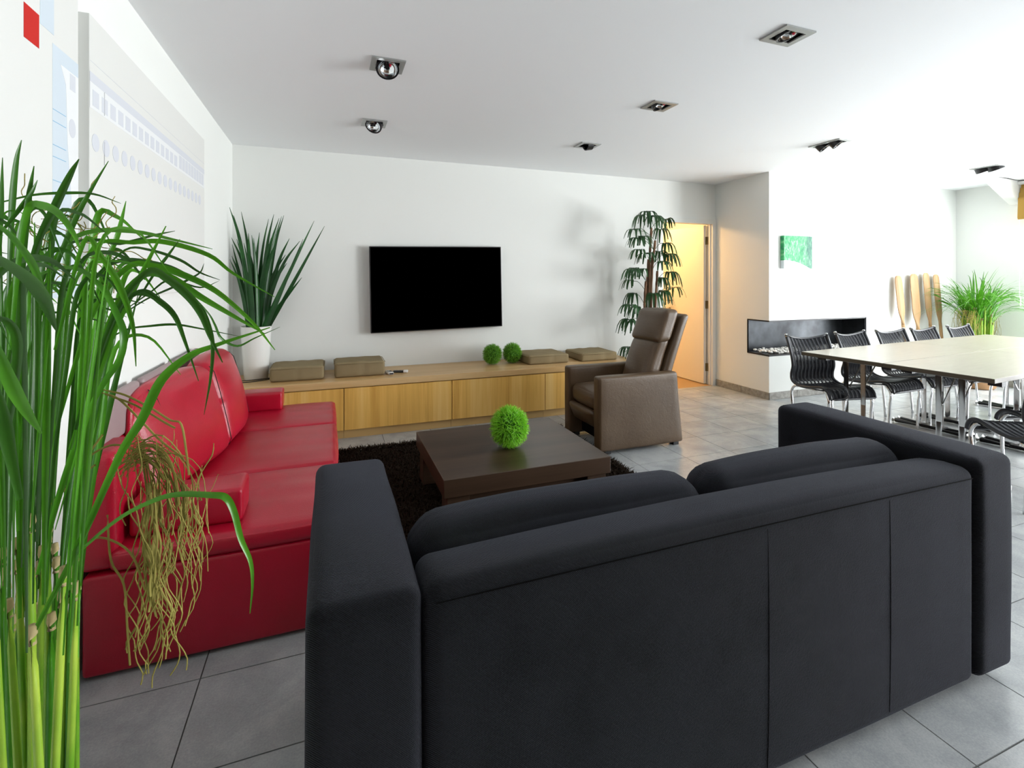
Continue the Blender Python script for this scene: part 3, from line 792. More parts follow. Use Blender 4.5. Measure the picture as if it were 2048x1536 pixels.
# ================================================================== WICKER CHAIRS
def make_chair(label):
    c_ = thing('wicker_chair', label, 'chair', (0, 0, 0), 0, 'black wicker chairs around the tables')
    prof = spline([(0, .262, .835), (0, .225, .75), (0, .19, .65), (0, .178, .57), (0, .195, .50), (0, .185, .445), (0, .12, .415), (0, .03, .415), (0, -.06, .43), (0, -.14, .447), (0, -.20, .44), (0, -.235, .405), (0, -.245, .37)], 6)
    n = len(prof); W = .205
    def surf(u, i):
        p = prof[i]; s_ = i / (n - 1)
        sag = (1 - u * u)
        backk = max(0, 1 - s_ / .42)
        return Vector((u * W, p.y + .030 * sag * backk, p.z - .034 * sag * (max(0, 1 - s_ / .12)) - .012 * sag * (1 if .45 < s_ < .85 else 0)))
    b = B()
    def strip(P, s_list, hw, th):
        pr = None
        for p, s_ in zip(P, s_list):
            k = len(pr) if False else 0
            row = [b.verts.new(p + s_ * hw), b.verts.new(p - s_ * hw)]
            if pr: b.faces.new((pr[0], pr[1], row[1], row[0]))
            pr = row
    X = Vector((1, 0, 0))
    NR = 11
    for k in range(NR):                               # warp ribs, rounded ribbons
        u = -1 + 2 * (k + .5) / NR
        P = [surf(u, i) for i in range(n)]
        T = [(P[min(i + 1, n - 1)] - P[max(i - 1, 0)]).normalized() for i in range(n)]
        N = [X.cross(t_).normalized() for t_ in T]
        pr = None
        for p, nn in zip(P, N):
            row = [b.verts.new(p - X * .0085), b.verts.new(p + nn * .005), b.verts.new(p + X * .0085), b.verts.new(p - nn * .005)]
            if pr:
                for m_ in range(4): b.faces.new((pr[m_], pr[(m_ + 1) % 4], row[(m_ + 1) % 4], row[m_]))
            pr = row
    dense = []
    for i in range(n - 1):
        for q in (0, .5): dense.append(i + q)
    for dn in dense:                                  # weft strands
        i = int(dn); fr = dn - i; pr = None
        for k in range(13):
            u = -1 + 2 * k / 12
            p = surf(u, i).lerp(surf(u, i + 1), fr); t_ = (surf(u, i + 1) - surf(u, i)).normalized(); nn = X.cross(t_)
            row = [b.verts.new(p - t_ * .0034), b.verts.new(p + nn * .004), b.verts.new(p + t_ * .0034)]
            if pr:
                for m_ in range(2): b.faces.new((pr[m_], pr[m_ + 1], row[m_ + 1], row[m_]))
            pr = row
    mk('woven_shell', b, 'wicker_black', c_, kind='stuff')
    for s_ in (-1, 1):
        b = B(); tube(b, [surf(s_ * 1.02, i) for i in range(n)], .0125, 8); r_ = mk('side_rail', b, 'wicker_black', c_, smooth=True)
        b = B(); p = surf(s_ * 1.02, 0); tube(b, [p + Vector((0, -.004, -.014)), p + Vector((0, .003, .008)), p + Vector((0, .005, .014))], [.0145, .0145, .008], 10); mk('cap', b, 'chrome', r_, smooth=True)
    b = B(); tube(b, [surf(-1 + 2 * k / 12, 0) for k in range(13)], .011, 8); mk('top_rail', b, 'wicker_black', c_, smooth=True)
    b = B(); tube(b, [surf(-1 + 2 * k / 12, n - 1) for k in range(13)], .010, 8); mk('front_rail', b, 'wicker_black', c_, smooth=True)
    for s_ in (-1, 1):
        b = B(); tube(b, spline([(s_ * .19, -.16, .425), (s_ * .20, -.195, .405), (s_ * .203, -.222, .345), (s_ * .203, -.212, .24), (s_ * .203, -.205, 0)], 5), .0112, 10); mk('leg', b, 'chrome', c_, smooth=True)
        b = B(); tube(b, spline([(s_ * .19, .13, .405), (s_ * .20, .175, .39), (s_ * .203, .20, .335), (s_ * .203, .19, .2), (s_ * .203, .175, 0)], 5), .0112, 10); mk('leg', b, 'chrome', c_, smooth=True)
        b = B(); tube(b, [(s_ * .19, -.16, .425), (s_ * .19, -.05, .408), (s_ * .19, .13, .405)], .010, 8); mk('seat_tube', b, 'chrome', c_, smooth=True)
    return c_
CH = [(4.88, -1.92, R(-11), 'black wicker chair at the left end of the table, in front of the fireplace'), (5.56, -1.89, R(2), 'second black wicker chair from the fireplace, behind the table'),
      (6.14, -1.885, R(0), 'third black wicker chair from the fireplace, below the first paddle'), (6.70, -1.865, R(3), 'fourth black wicker chair from the fireplace, below the last paddle'),
      (7.34, -1.845, R(3), 'black wicker chair nearest the tall green plant'), (4.825, -3.28, R(152), 'black wicker chair on the near side of the table beside the black sofa arm'),
      (5.352, -3.195, R(165), 'black wicker chair cut by the right edge of the view')]
cp = None
for x, y, rz, lab in CH:
    if cp is None:
        cp = make_chair(lab); cp.location = (x, y, 0); cp.rotation_euler = (0, 0, rz)
    else: dup(cp, (x, y, 0), rz, lab)

# ================================================================== WOODEN PADDLES
PAD = [(7.520, 1.392, .072, .86, 'leftmost wooden paddle leaning on the chimney wall', -.6), (7.775, 1.415, .082, .80, 'widest wooden paddle, second from the left', 1.2),
       (8.030, 1.43, .065, .83, 'tallest wooden paddle, third from the left', .6), (8.238, 1.408, .066, .82, 'rightmost wooden paddle, darker, next to the tall green plant', .4)]
for x, zt, hw, zn, lab, tl in PAD:
    p_ = thing('wooden_paddle', lab, 'paddle', (x, -.98, 0), 0, 'wooden paddles against the wall')
    b = B(); sec = [(zt, .35), (zt - .012, .72), (zt - .035, .93), (zt - .08, 1.0), (zt - .25, 1.02), (zn + .14, 1.0), (zn + .07, .85), (zn + .02, .55), (zn - .03, .30), (zn - .08, .26)]
    pr = None
    for z, k in sec:
        hw_ = hw * k; th_ = .011 if z > zn + .05 else .011 + (.017 - .011) * min(1, (zn + .05 - z) / .12)
        y = -.005 + .12 * z / zt; xo_ = math.tan(R(tl)) * z
        row = [b.verts.new((xo_ + hw_ * math.cos(a), y + th_ * math.sin(a), z)) for a in [2 * math.pi * m_ / 12 for m_ in range(12)]]
        if pr:
            for m_ in range(12): b.faces.new((pr[m_], pr[(m_ + 1) % 12], row[(m_ + 1) % 12], row[m_]))
        else: b.faces.new(row)
        pr = row
    b.faces.new(pr[::-1]); mk('blade', b, 'paddle_wood', p_, smooth=True)
    b = B(); zz = zn - .078; tube(b, [(math.tan(R(tl)) * z, -.005 + .12 * z / zt, z) for z in (0.001, zz * .3, zz * .6, zz)], [.019, .0185, .018, hw * .26], 12); mk('shaft', b, 'paddle_wood', p_, smooth=True)

# ================================================================== GREEN CANVAS
gc = mk('canvas_painting', bbox(-.217, .217, -.048, -.001, 0, .37), 'grass_painting'); gc.location = (5.803, YC, 1.468)
tag(gc, 'small square green painting of grass on the chimney wall', 'painting')

# ================================================================== SHIP CANVASES ON THE LEFT WALL
def on_wall(pts, d):   # polygon on the canvas face (y, z)
    b = B(); b.faces.new([b.verts.new((d, y, z)) for y, z in pts]); return b
def polys(lst, d, th=.0006):
    b = B()
    for pts in lst:
        a = [b.verts.new((d, y, z)) for y, z in pts]; c_ = [b.verts.new((d - th, y, z)) for y, z in pts]
        b.faces.new(a)
        for i in range(len(a)): b.faces.new((a[i], a[(i + 1) % len(a)], c_[(i + 1) % len(a)], c_[i]))
    return b
def rect(y0, y1, z0, z1): return [(y0, z0), (y1, z0), (y1, z1), (y0, z1)]
def ell(y, z, a, c_): return [(y + a * math.cos(t_ * math.pi / 8), z + c_ * math.sin(t_ * math.pi / 8)) for t_ in range(16)]
CX = .042
c2 = mk('canvas_painting', bev(.002, CX, -2.887, -1.245, 1.283, 2.265, .002, 1), 'canvas_white')
tag(c2, 'wide pale canvas of an ocean ship with rows of windows on the left wall', 'painting')
mk('painted_band', polys([rect(-2.886, -1.25, 2.035, 2.068)], CX + .0006), 'paint_pale_grey', c2)
mk('painted_deck', polys([rect(-2.886, -1.25, 1.945, 2.035)], CX + .0004), 'paint_ship_white', c2)
for pl_ in [rect(-2.866 + k * .0735, -2.866 + k * .0735 + .05, 1.957, 2.012) for k in range(14)] + [rect(-1.82 + k * .062, -1.82 + k * .062 + .05, 1.96, 2.03) for k in range(9)]: mk('painted_window', polys([pl_], CX + .0008), 'paint_pale_grey', c2)
for k in range(18): mk('painted_porthole', polys([ell(-2.842 + k * .0865, 1.833 + .0012 * k, .030, .031)], CX + .0008), 'paint_pale_grey', c2)
for z in (1.95, 1.77): mk('painted_mast', polys([rect(-2.772, -2.770, z, z + .085)], CX + .001), 'paint_dark', c2)
mk('painted_horizon', polys([rect(-2.88, -1.25, 2.105, 2.1065)], CX + .0005), 'paint_pale_grey', c2)
c1 = mk('canvas_painting', bev(.002, CX, -4.61, -2.968, 1.283, 2.265, .002, 1), 'canvas_white')
tag(c1, 'pale canvas with a red rectangle and the bow of a ship, nearest the viewer', 'painting')
mk('painted_flag', polys([rect(-3.274, -3.200, 2.006, 2.100)], CX + .0008), 'paint_red', c1)
mk('painted_sky', polys([rect(-3.195, -3.12, 2.08, 2.20)], CX + .0006), 'paint_pale_blue', c1)
mk('painted_sea', polys([rect(-3.128, -2.969, 1.30, 2.055)], CX + .0004), 'paint_pale_blue', c1)
mk('painted_hull', polys([[(-3.082, 2.01), (-2.97, 2.01), (-2.97, 1.30), (-3.0, 1.5), (-3.04, 1.78), (-3.05, 1.96)]], CX + .0008), 'paint_ship_white', c1)
mk('painted_window', polys([rect(-3.025, -2.99, 1.955, 2.005)], CX + .0012), 'paint_pale_grey', c1)
mk('painted_porthole', polys([ell(-3.01, 1.835, .022, .03)], CX + .0012), 'paint_pale_grey', c1)
for z in (1.86, 1.825, 1.755, 1.72, 1.65, 1.615): mk('painted_line', polys([rect(-3.127, -3.05, z, z + .0018)], CX + .0012), 'paint_line_blue', c1)

# ================================================================== ROMAN BLIND
rb = thing('roman_blind', 'ochre fabric blind gathered at the top of the window', 'blind', (8.68, -2.8, 2.07))
for k in range(4):
    z1_ = 2.52 - k * .06; z0_ = 2.26 - k * .062
    x = 8.735 - k * .022
    b = B(); P = []
    pr = None
    for z, dx in ((z1_, 0), ((z1_ + z0_) / 2, -.008), (z0_ + .02, -.014), (z0_, -.004), (z0_ + .012, .010), (z1_, .010)):
        row = [b.verts.new((x + dx, -4.12, z)), b.verts.new((x + dx, -1.50, z))]
        if pr: b.faces.new((pr[0], pr[1], row[1], row[0]))
        pr = row
    mk('fold', rel(rb, b), 'ochre_blind', rb, auto=60)
mk('head_rail', rel(rb, bbox(8.66, 8.77, -4.12, -1.50, 2.5, 2.535)), 'white_plastic', rb)
b = B(); tube(b, [(8.70, -1.50, 2.3), (8.70, -1.50, 1.12)], .0022, 6); co = mk('pull_cord', rel(rb, b), 'white_plastic', rb)
mk('cord_weight', rel(rb, bev(8.688, 8.712, -1.512, -1.488, 1.02, 1.12, .003, 1)), 'white_plastic', co)

# ================================================================== WHITE POT WITH SPIKY LEAVES
PX, PY = .215, -.205
pp = thing('potted_plant', 'white tapered pot with upright spiky dark green leaves on the worktop', 'potted plant', (PX, PY, WT))
b = B(); lathe(b, [(.088, .0005), (.093, .006), (.108, .2), (.118, .40), (.122, .452), (.115, .454), (.112, .43)], 40)
mk('pot', b, 'white_ceramic', pp, auto=40)
b = B(); lathe(b, [(.111, .40), (.111, .425)], 24); mk('soil', b, 'soil', pp)
TIPS = [(133, 55), (175, 115), (182, 120), (240, 90), (165, 290), (215, 240), (295, 255), (320, 270), (335, 290), (450, 145), (490, 110), (530, 140), (550, 125), (567, 118), (610, 295), (580, 420), (800, 160), (715, 300), (880, 200), (705, 595), (25, 338), (120, 455), (470, 290), (350, 420), (255, 470), (590, 485), (410, 330), (520, 300), (380, 250), (260, 330), (690, 315), (440, 400), (300, 380), (205, 300), (500, 230), (150, 430)]
rnd = random.Random(3)
for cx_, cy_ in TIPS:
    px, py = 420 + cx_ / 3.84, 400 + cy_ / 3.84
    yd = PY + rnd.uniform(-.09, .10)
    tip = at(px, py, y=yd)
    tip.x = max(tip.x, .02)
    bx_ = PX + (px - 511) / 130 * .075 + rnd.uniform(-.03, .03); bx_ = min(max(bx_, PX - .085), PX + .085)
    p0 = Vector((bx_, PY + (yd - PY) * .6, WT + .41)); d_ = tip - p0
    mid1 = p0 + Vector((d_.x * .22, d_.y * .3, d_.z * .4)); mid2 = p0 + Vector((d_.x * .58, d_.y * .65, d_.z * .76))
    if cx_ > 690 or cx_ < 60: mid1 = p0 + d_ * .33; mid2 = p0 + d_ * .67
    P = spline([p0, mid1, mid2, tip], 6)
    P = [Vector((max(q.x, .012), min(q.y, -.012), q.z)) for q in P]
    b = B(); blade(b, [q - Vector((PX, PY, WT)) for q in P], taper(len(P), .030, .034 * rnd.uniform(.8, 1.15), .003, .3), face=Vector((rnd.uniform(-.7, .7), -1, 0)).normalized(), fold=.35)
    mk('leaf', b, 'spike_leaf', pp, smooth=True)
cb = B(); P = spline([(.05, -.30, WT + .006), (.08, -.36, WT + .005), (.18, -.375, WT + .005), (.27, -.34, WT + .006), (.33, -.30, WT + .006), (.335, -.20, WT + .006)], 8); tube(cb, P, .004, 6)
P = spline([(.02, -.25, WT + .03), (.06, -.33, WT + .014), (.15, -.345, WT + .013), (.24, -.33, WT + .013), (.325, -.27, WT + .008)], 8); tube(cb, P, .004, 6)
cd = mk('power_cord', cb, 'black_plastic', smooth=True); tag(cd, 'black cable coiled round the foot of the white pot', 'cable')

# ================================================================== LADY PALM
LP = Vector((4.18, -.34, 0))
lp = thing('lady_palm', 'tall lady palm with drooping fan leaves behind the brown armchair', 'palm', LP)
b = B(); lathe(b, [(.12, .001), (.13, .01), (.16, .30), (.165, .32), (.15, .32), (.148, .28)], 32); mk('pot', b, 'white_ceramic', lp, auto=40)
b = B(); lathe(b, [(.147, .26), (.147, .285)], 24); mk('soil', b, 'soil', lp)
cv = lambda x, y: (1230 + x / 5.91, 400 + y / 5.91)
canes = [((430, 330), (405, 900), .0), ((475, 480), (430, 1000), -.06), ((500, 840), (480, 1200), .05), ((395, 700), (375, 1200), .06), ((365, 960), (350, 1300), -.04), ((330, 1380), (325, 1500), -.08), ((445, 650), (415, 1100), .02)]
CN = []
for (ax_, ay_), (bx_, by_), dy in canes:
    top = at(*cv(ax_, ay_), y=LP.y + dy); low = at(*cv(bx_, by_), y=LP.y + dy * .7)
    foot = Vector((LP.x + (low.x - LP.x) * .5, LP.y + dy * .5, .27))
    P = spline([foot, low, top], 8); CN.append(P)
    b = B(); tube(b, [q - LP for q in P], [.012 if i % 3 else .0145 for i in range(len(P))], 8); mk('cane', b, 'palm_cane', lp, smooth=True)
rnd = random.Random(21)
FR = [(385, 150, 0), (330, 190, -1), (600, 232, 1), (245, 362, -1), (270, 465, -1), (540, 352, 1), (335, 445, -1), (300, 600, -1), (385, 640, -1), (520, 615, 1), (630, 650, 1), (600, 520, 1), (240, 815, -1), (215, 830, -1), (330, 830, -1), (650, 860, 1), (540, 740, 1), (690, 1045, 1), (560, 1080, 1), (225, 1110, -1), (450, 1110, 0), (190, 1250, -1), (280, 1270, -1), (170, 1420, -1), (240, 1440, -1), (600, 1310, 1), (200, 960, -1), (150, 1750, -1), (230, 1790, -1), (185, 1930, -1), (540, 930, 1), (460, 200, 1)]
for fx_, fy_, sd in FR:
    dy = rnd.uniform(-.22, .12) if sd else rnd.uniform(-.2, -.05)
    hub = at(*cv(fx_, fy_), y=min(LP.y + dy, -.16))
    out = Vector((hub.x - LP.x, hub.y - LP.y, 0))
    out = (out + Vector((sd * .12, 0, 0))).normalized() if out.length > .02 or sd else Vector((.3, -1, 0)).normalized()
    # petiole from the nearest cane point somewhat lower
    cand = [q for P in CN for q in P if q.z < hub.z + .02 and q.z > hub.z - .35] or [CN[3][4]]
    root = min(cand, key=lambda q: (q - (hub - Vector((0, 0, .10)))).length)
    fo = B()
    tube(fo, [q - LP for q in spline([root, (root + hub) / 2 + Vector((0, 0, .04)), hub], 5)], .0028, 5)
    out = Matrix.Rotation(rnd.uniform(-.6, .6), 3, 'Z') @ out; drp = rnd.uniform(.52, .88)
    lat = Vector((-out.y, out.x, 0)); nl = rnd.choice((7, 8, 9, 10))
    for k in range(nl):
        a = R(-92 + 184 * k / (nl - 1)) + rnd.uniform(-.12, .12)
        dr_ = out * math.cos(a) + lat * math.sin(a); L = rnd.uniform(.20, .27) * (.8 + .2 * math.cos(a))
        pts = []
        for m_ in range(6):
            t_ = m_ / 5
            q = hub + dr_ * L * (t_ * .85 - .25 * t_ * t_) + Vector((0, 0, .045 * math.sin(t_ * 2.2) - L * drp * t_ ** 2.2))
            q.y = min(q.y, -.012); pts.append(q - LP)
        blade(fo, pts, taper(6, .014, .029, .012, .45), face=(dr_ * .5 + Vector((0, 0, 1))).normalized(), fold=.3)
    mk('frond', fo, 'palm_leaf', lp, smooth=True)

# ================================================================== TALL SEDGE PLANT FAR RIGHT
SP = Vector((8.36, -1.25, 0))
sp = thing('sedge_plant', 'bushy bright green sedge in a basket in the far right corner', 'potted plant', SP)
b = B(); lathe(b, [(.15, .001), (.17, .02), (.205, .18), (.21, .20), (.19, .20), (.185, .17)], 32); mk('basket', b, 'wicker_basket', sp, auto=50)
b = B(); lathe(b, [(.184, .14), (.184, .165)], 24); mk('soil', b, 'soil', sp)
def sedge(rnd, ncane, nleaf, rcane, spread, ztop):
    cn, lf, rt, nd = B(), B(), B(), B()
    for k in range(ncane):
        a = rnd.uniform(0, 6.28); q = math.sqrt(rnd.random()); x, y = math.cos(a) * q, math.sin(a) * q
        zt = rnd.uniform(.80, 1.02)
        P = [Vector((x * .13, y * .13, .15)), Vector((x * .15, y * .15, .5)), Vector((x * .17, y * .17, zt))]
        tube(cn, P, rcane, 6); tube(nd, [P[2] - Vector((0, 0, .012)), P[2] + Vector((0, 0, .014))], rcane * 1.35, 6)
    for k in range(nleaf):
        a = rnd.uniform(0, 6.28); q = math.sqrt(rnd.random()); x, y = math.cos(a) * q, math.sin(a) * q
        z0 = rnd.uniform(.75, 1.0); L = rnd.uniform(.36, .60); lean_ = rnd.uniform(.25, 1.15) * (.45 + .55 * q); a2 = a + rnd.uniform(-.5, .5)
        d_ = Vector((math.cos(a2), math.sin(a2), 0)); p = Vector((x * .15, y * .15, z0)); pts = []
        for m_ in range(9):
            t_ = m_ / 8
            q_ = p + d_ * (L * lean_ * spread * (t_ ** 1.5) * 1.25) + Vector((0, 0, L * (t_ * 1.1 - lean_ * .95 * t_ ** 2.6)))
            q_.x = min(q_.x, .26 + .10 * (q_.x - .26) if q_.x > .26 else q_.x); q_.y = min(q_.y, .32 + .10 * (q_.y - .32) if q_.y > .32 else q_.y)
            pts.append(q_)
        blade(lf, pts, taper(9, .010, .014, .002, .4), face=(d_ + Vector((0, 0, .6))).normalized(), fold=.3)
    return cn, lf, nd
rnd = random.Random(31); cn, lf, nd = sedge(rnd, 60, 250, .009, 1.05, 1.5)
mk('canes', cn, 'sedge_cane', sp, smooth=True, kind='stuff'); mk('leaves', lf, 'sedge_leaf', sp, smooth=True, kind='stuff'); mk('cane_nodes', nd, 'cane_node', sp, smooth=True, kind='stuff')
b = B()
for k in range(70):
    sd = rnd.choice((-1, -1, 1)); x = sd * rnd.uniform(.20, .36 if sd < 0 else .27); y = rnd.uniform(-.15, .1); z = rnd.uniform(.86, .98)
    P = [Vector((sd * .15, y * .5, z - .02)), Vector((x, y, z))]
    for m_ in range(6): P.append(P[-1] + Vector((rnd.uniform(-.022, .022), rnd.uniform(-.02, .02), -rnd.uniform(.03, .075))))
    tube(b, P, .0017, 4, False)
mk('roots', b, 'root', sp, kind='stuff')

# ================================================================== TALL SEDGE PLANT IN THE FOREGROUND
FP = Vector((.34, -4.02, 0))
fg = thing('sedge_plant', 'large green sedge with yellow canes and hanging roots in the left foreground', 'potted plant', FP)
b = B(); lathe(b, [(.15, .001), (.17, .02), (.205, .22), (.21, .24), (.19, .24), (.185, .21)], 32); mk('basket', b, 'wicker_basket', fg, auto=50)
b = B(); lathe(b, [(.184, .18), (.184, .205)], 24); mk('soil', b, 'soil', fg)
rnd = random.Random(77)
def K(px, py, d): return at(px, py, d=d)
# lower canes: (px at frame bottom, px top, py top, radius px, depth)
CAN = [(22, 12, 1150, 12, .74), (78, 64, 1268, 15, .66), (50, 35, 1090, 11, .78), (100, 95, 1085, 12, .80), (66, 62, 1045, 14, .70), (92, 98, 1062, 11, .76), (110, 128, 1150, 15, .68), (124, 134, 1175, 12, .74), (140, 153, 1180, 13, .72), (152, 152, 1105, 11, .78), (5, -12, 1200, 13, .68), (-30, -40, 1150, 13, .74), (36, 18, 1215, 13, .70), (128, 148, 1125, 12, .84), (85, 80, 1135, 13, .86), (30, 40, 1190, 12, .86), (-10, -5, 1080, 12, .82), (112, 110, 1100, 11, .9)]
CAN += [(int(-20 + 9.2 * k), int(-24 + 9.8 * k), 1090 + (k * 67) % 180, 9 + (k * 5) % 6, .70 + ((k * 37) % 25) / 100) for k in range(19)]
for pb_, pt, py, rp, d_ in CAN:
    top = K(pt, py, d_); bot = K(pb_, 1536, d_)
    k = (top.z - .19) / max(.05, top.z - bot.z); foot = top + (bot - top) * k
    foot = Vector((FP.x + max(-.15, min(.15, foot.x - FP.x)), FP.y + max(-.15, min(.15, foot.y - FP.y)), .19))
    rad = rp * .52 / FPX * d_
    P = [top.lerp(bot, t_ / 4) for t_ in range(5)] + [bot.lerp(foot, .5), foot]
    b = B(); tube(b, [q - FP for q in P], [rad * (.86 + .035 * i) for i in range(7)], 10); ca = mk('cane', b, 'sedge_cane' if rnd.random() < .75 else 'sedge_leaf', fg, smooth=True)
    b = B(); tube(b, [q - FP for q in (top + Vector((0, 0, -.014)), top, top + Vector((0, 0, .012)))], [rad * 1.0, rad * 1.18, rad * .9], 8); mk('node', b, 'cane_node', ca, smooth=True)
# traced blades: points (px, py), width px, depth start, depth end
LV = [
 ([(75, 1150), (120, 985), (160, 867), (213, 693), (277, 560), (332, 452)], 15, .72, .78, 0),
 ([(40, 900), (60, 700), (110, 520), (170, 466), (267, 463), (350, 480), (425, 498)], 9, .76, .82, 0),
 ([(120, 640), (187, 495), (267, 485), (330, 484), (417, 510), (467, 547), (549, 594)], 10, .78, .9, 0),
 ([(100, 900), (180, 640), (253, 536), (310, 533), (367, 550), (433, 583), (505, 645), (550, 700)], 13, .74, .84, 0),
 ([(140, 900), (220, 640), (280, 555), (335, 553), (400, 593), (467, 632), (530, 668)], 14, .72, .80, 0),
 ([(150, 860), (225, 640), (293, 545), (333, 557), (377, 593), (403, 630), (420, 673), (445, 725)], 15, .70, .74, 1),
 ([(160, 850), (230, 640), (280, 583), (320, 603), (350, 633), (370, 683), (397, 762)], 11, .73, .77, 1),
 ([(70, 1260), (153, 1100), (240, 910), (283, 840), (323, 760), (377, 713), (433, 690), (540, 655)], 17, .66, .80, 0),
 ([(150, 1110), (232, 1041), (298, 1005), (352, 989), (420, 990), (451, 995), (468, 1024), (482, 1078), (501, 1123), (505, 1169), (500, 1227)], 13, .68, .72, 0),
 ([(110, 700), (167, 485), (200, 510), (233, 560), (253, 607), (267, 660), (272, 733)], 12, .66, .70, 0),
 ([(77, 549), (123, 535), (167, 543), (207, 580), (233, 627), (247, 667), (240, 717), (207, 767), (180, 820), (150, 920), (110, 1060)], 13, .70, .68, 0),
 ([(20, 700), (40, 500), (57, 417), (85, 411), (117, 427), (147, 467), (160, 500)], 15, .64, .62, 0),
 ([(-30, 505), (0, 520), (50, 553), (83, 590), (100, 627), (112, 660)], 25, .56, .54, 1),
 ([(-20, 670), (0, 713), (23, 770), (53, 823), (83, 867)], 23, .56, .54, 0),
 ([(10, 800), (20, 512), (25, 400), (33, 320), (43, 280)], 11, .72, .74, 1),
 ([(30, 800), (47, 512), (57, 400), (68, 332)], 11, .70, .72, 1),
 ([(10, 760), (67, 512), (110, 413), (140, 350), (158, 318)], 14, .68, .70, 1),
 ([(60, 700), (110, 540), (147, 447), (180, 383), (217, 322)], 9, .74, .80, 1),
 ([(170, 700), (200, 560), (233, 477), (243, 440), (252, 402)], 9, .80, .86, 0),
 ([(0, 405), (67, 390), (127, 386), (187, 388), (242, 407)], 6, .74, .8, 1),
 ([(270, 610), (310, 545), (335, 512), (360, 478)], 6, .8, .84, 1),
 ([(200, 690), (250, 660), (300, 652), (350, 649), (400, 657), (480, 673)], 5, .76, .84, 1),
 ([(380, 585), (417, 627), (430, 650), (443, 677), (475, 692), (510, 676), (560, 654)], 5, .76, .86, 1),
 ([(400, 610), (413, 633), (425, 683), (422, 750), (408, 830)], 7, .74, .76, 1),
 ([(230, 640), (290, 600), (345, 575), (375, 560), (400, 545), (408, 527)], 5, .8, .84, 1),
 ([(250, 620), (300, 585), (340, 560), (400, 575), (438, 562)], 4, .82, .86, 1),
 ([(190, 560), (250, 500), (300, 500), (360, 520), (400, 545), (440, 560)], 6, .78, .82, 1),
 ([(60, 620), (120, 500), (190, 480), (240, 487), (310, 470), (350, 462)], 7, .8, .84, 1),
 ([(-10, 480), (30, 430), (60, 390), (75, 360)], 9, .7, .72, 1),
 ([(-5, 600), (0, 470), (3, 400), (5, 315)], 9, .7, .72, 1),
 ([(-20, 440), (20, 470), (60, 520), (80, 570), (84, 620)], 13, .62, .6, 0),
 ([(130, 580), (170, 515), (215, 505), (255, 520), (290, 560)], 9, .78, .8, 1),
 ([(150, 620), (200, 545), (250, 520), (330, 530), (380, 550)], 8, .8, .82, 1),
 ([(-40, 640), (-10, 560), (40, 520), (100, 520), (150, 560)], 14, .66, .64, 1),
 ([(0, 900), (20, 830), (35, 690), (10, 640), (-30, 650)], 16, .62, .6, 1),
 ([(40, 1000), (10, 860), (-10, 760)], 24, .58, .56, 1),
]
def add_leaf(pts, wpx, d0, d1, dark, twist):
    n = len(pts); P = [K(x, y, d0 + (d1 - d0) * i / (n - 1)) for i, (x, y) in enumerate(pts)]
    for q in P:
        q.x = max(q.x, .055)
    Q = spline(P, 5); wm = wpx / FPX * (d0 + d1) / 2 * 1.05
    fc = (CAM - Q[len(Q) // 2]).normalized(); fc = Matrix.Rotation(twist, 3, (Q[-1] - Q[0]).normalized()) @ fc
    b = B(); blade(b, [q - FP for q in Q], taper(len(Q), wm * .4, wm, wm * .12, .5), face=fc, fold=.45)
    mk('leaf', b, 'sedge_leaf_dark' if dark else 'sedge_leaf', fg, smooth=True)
for pts, wpx, d0, d1, dk_ in LV: add_leaf(pts, wpx, d0, d1, dk_, rnd.uniform(-.4, .4))
# upright blades rising from the cane tops
for k in range(95):
    x0 = rnd.uniform(-40, 158); y0 = rnd.uniform(1060, 1330); q = (x0 + 40) / 205
    top = rnd.uniform(440, 700); x1 = x0 * .9 + (q - .25) * rnd.uniform(40, 200) + rnd.uniform(-25, 25)
    bend = rnd.uniform(-10, 60) * q
    d0 = rnd.uniform(.64, .95)
    pts = [(x0, y0), (x0 + (x1 - x0) * .25, y0 + (top - y0) * .33), (x0 + (x1 - x0) * .62, y0 + (top - y0) * .68), (x1, top)]
    if rnd.random() < .55: pts += [(x1 + 25 + bend, top - rnd.uniform(10, 50)), (x1 + 65 + bend * 1.6, top + rnd.uniform(-20, 60))]
    add_leaf(pts, rnd.uniform(6, 13), d0, d0 + rnd.uniform(-.03, .1), rnd.random() < .45, rnd.uniform(-.9, .9))
# hanging roots: uncountable strands
b = B()
def strand(x, y, ln, d, wob=9, r=.0011, drift=0):
    P = []; n = max(5, int(ln / 22)); p1, p2 = rnd.uniform(0, 6.28), rnd.uniform(0, 6.28); w1, w2 = rnd.uniform(55, 95), rnd.uniform(24, 40)
    for m_ in range(n + 1):
        yy = ln * m_ / n; k = min(1, yy / 60)
        P.append(K(x + drift * yy / 30 + k * wob * (math.sin(p1 + yy / w1 * 2.2) - math.sin(p1)) + k * wob * .35 * math.sin(p2 + yy / w2 * 2), y + yy, d + .012 * math.sin(p2 + yy / w1)))
    tube(b, [q - FP for q in spline(P, 2)], r * .82 * d / .8, 4, False)
for k in range(32):
    x = rnd.gauss(335, 50); y = rnd.gauss(935, 45); strand(x, y, rnd.uniform(90, 300), rnd.uniform(.78, .88), 13, rnd.uniform(.0006, .0014), (330 - x) * .05)
for k in range(18):
    x = rnd.gauss(300, 12); strand(x, rnd.uniform(1010, 1150), rnd.uniform(150, 300), rnd.uniform(.8, .86), 15, .0012, -1.6)
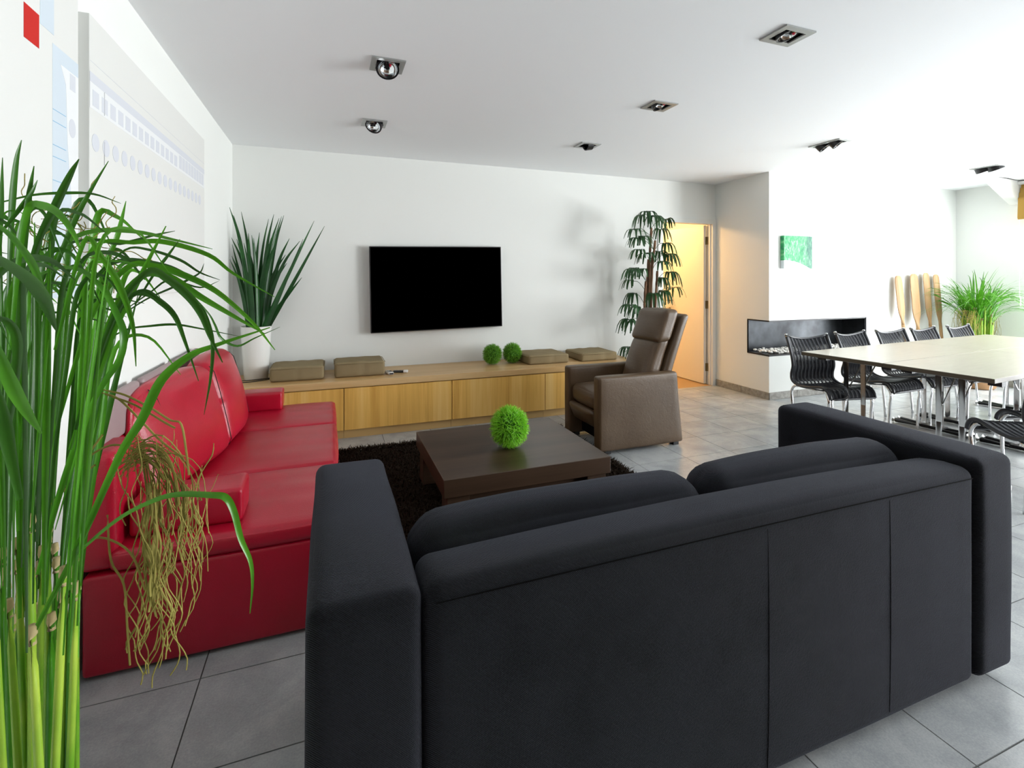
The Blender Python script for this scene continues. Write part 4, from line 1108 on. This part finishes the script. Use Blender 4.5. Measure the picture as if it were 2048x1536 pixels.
for k in range(14):
    x = rnd.gauss(345, 18); strand(x, rnd.uniform(1010, 1120), rnd.uniform(120, 250), rnd.uniform(.8, .86), 15, .0012, .5)
for k in range(16):
    x = rnd.gauss(385, 10); strand(x, rnd.uniform(960, 1040), rnd.uniform(90, 190), rnd.uniform(.8, .86), 12, .001, 1.0)
for k in range(8):
    x = rnd.gauss(300, 8); strand(x, rnd.uniform(960, 1000), rnd.uniform(180, 260), .8, 5, .0022, .6)
for pts in ([(208, 780), (250, 790), (300, 815), (340, 840), (362, 848), (372, 900), (378, 950)], [(205, 786), (240, 800), (290, 850), (320, 880), (366, 916)], [(215, 790), (270, 810), (330, 845), (350, 856)], [(160, 1100), (200, 1075), (260, 1105), (290, 1180)], [(215, 1030), (222, 1120), (248, 1170), (255, 1260), (260, 1330)], [(240, 930), (290, 890), (330, 905), (352, 960), (358, 1010)], [(130, 960), (190, 905), (240, 890), (300, 920), (330, 960)], [(120, 985), (160, 930), (205, 870)], [(100, 1010), (150, 960), (190, 930)]):
    tube(b, [q - FP for q in spline([K(x, y, .80) for x, y in pts], 5)], .0017, 5, False)
for k in range(34):     # tangle arching over towards the roots
    x0 = rnd.uniform(225, 275); P = [K(x0, rnd.uniform(890, 960), .8)]
    ex = rnd.uniform(290, 400); P += [K((x0 + ex) / 2, rnd.uniform(865, 930), .8), K(ex, rnd.uniform(915, 1000), .82), K(ex + rnd.uniform(-10, 25), rnd.uniform(990, 1090), .82)]
    tube(b, [q - FP for q in spline(P, 4)], rnd.uniform(.0006, .0013), 4, False)
for k in range(34):     # brown tangle in the crown
    x, y = rnd.uniform(30, 230), rnd.uniform(400, 560); P = [K(x, y, .84)]
    a = rnd.uniform(0, 6.28)
    for m_ in range(6): a += rnd.uniform(-.9, .9); x += 16 * math.cos(a); y += 12 * math.sin(a); P.append(K(x, y, .84 + rnd.uniform(-.02, .02)))
    tube(b, [q - FP for q in spline(P, 3)], .0008, 4, False)
mk('roots', b, 'root', fg, kind='stuff')
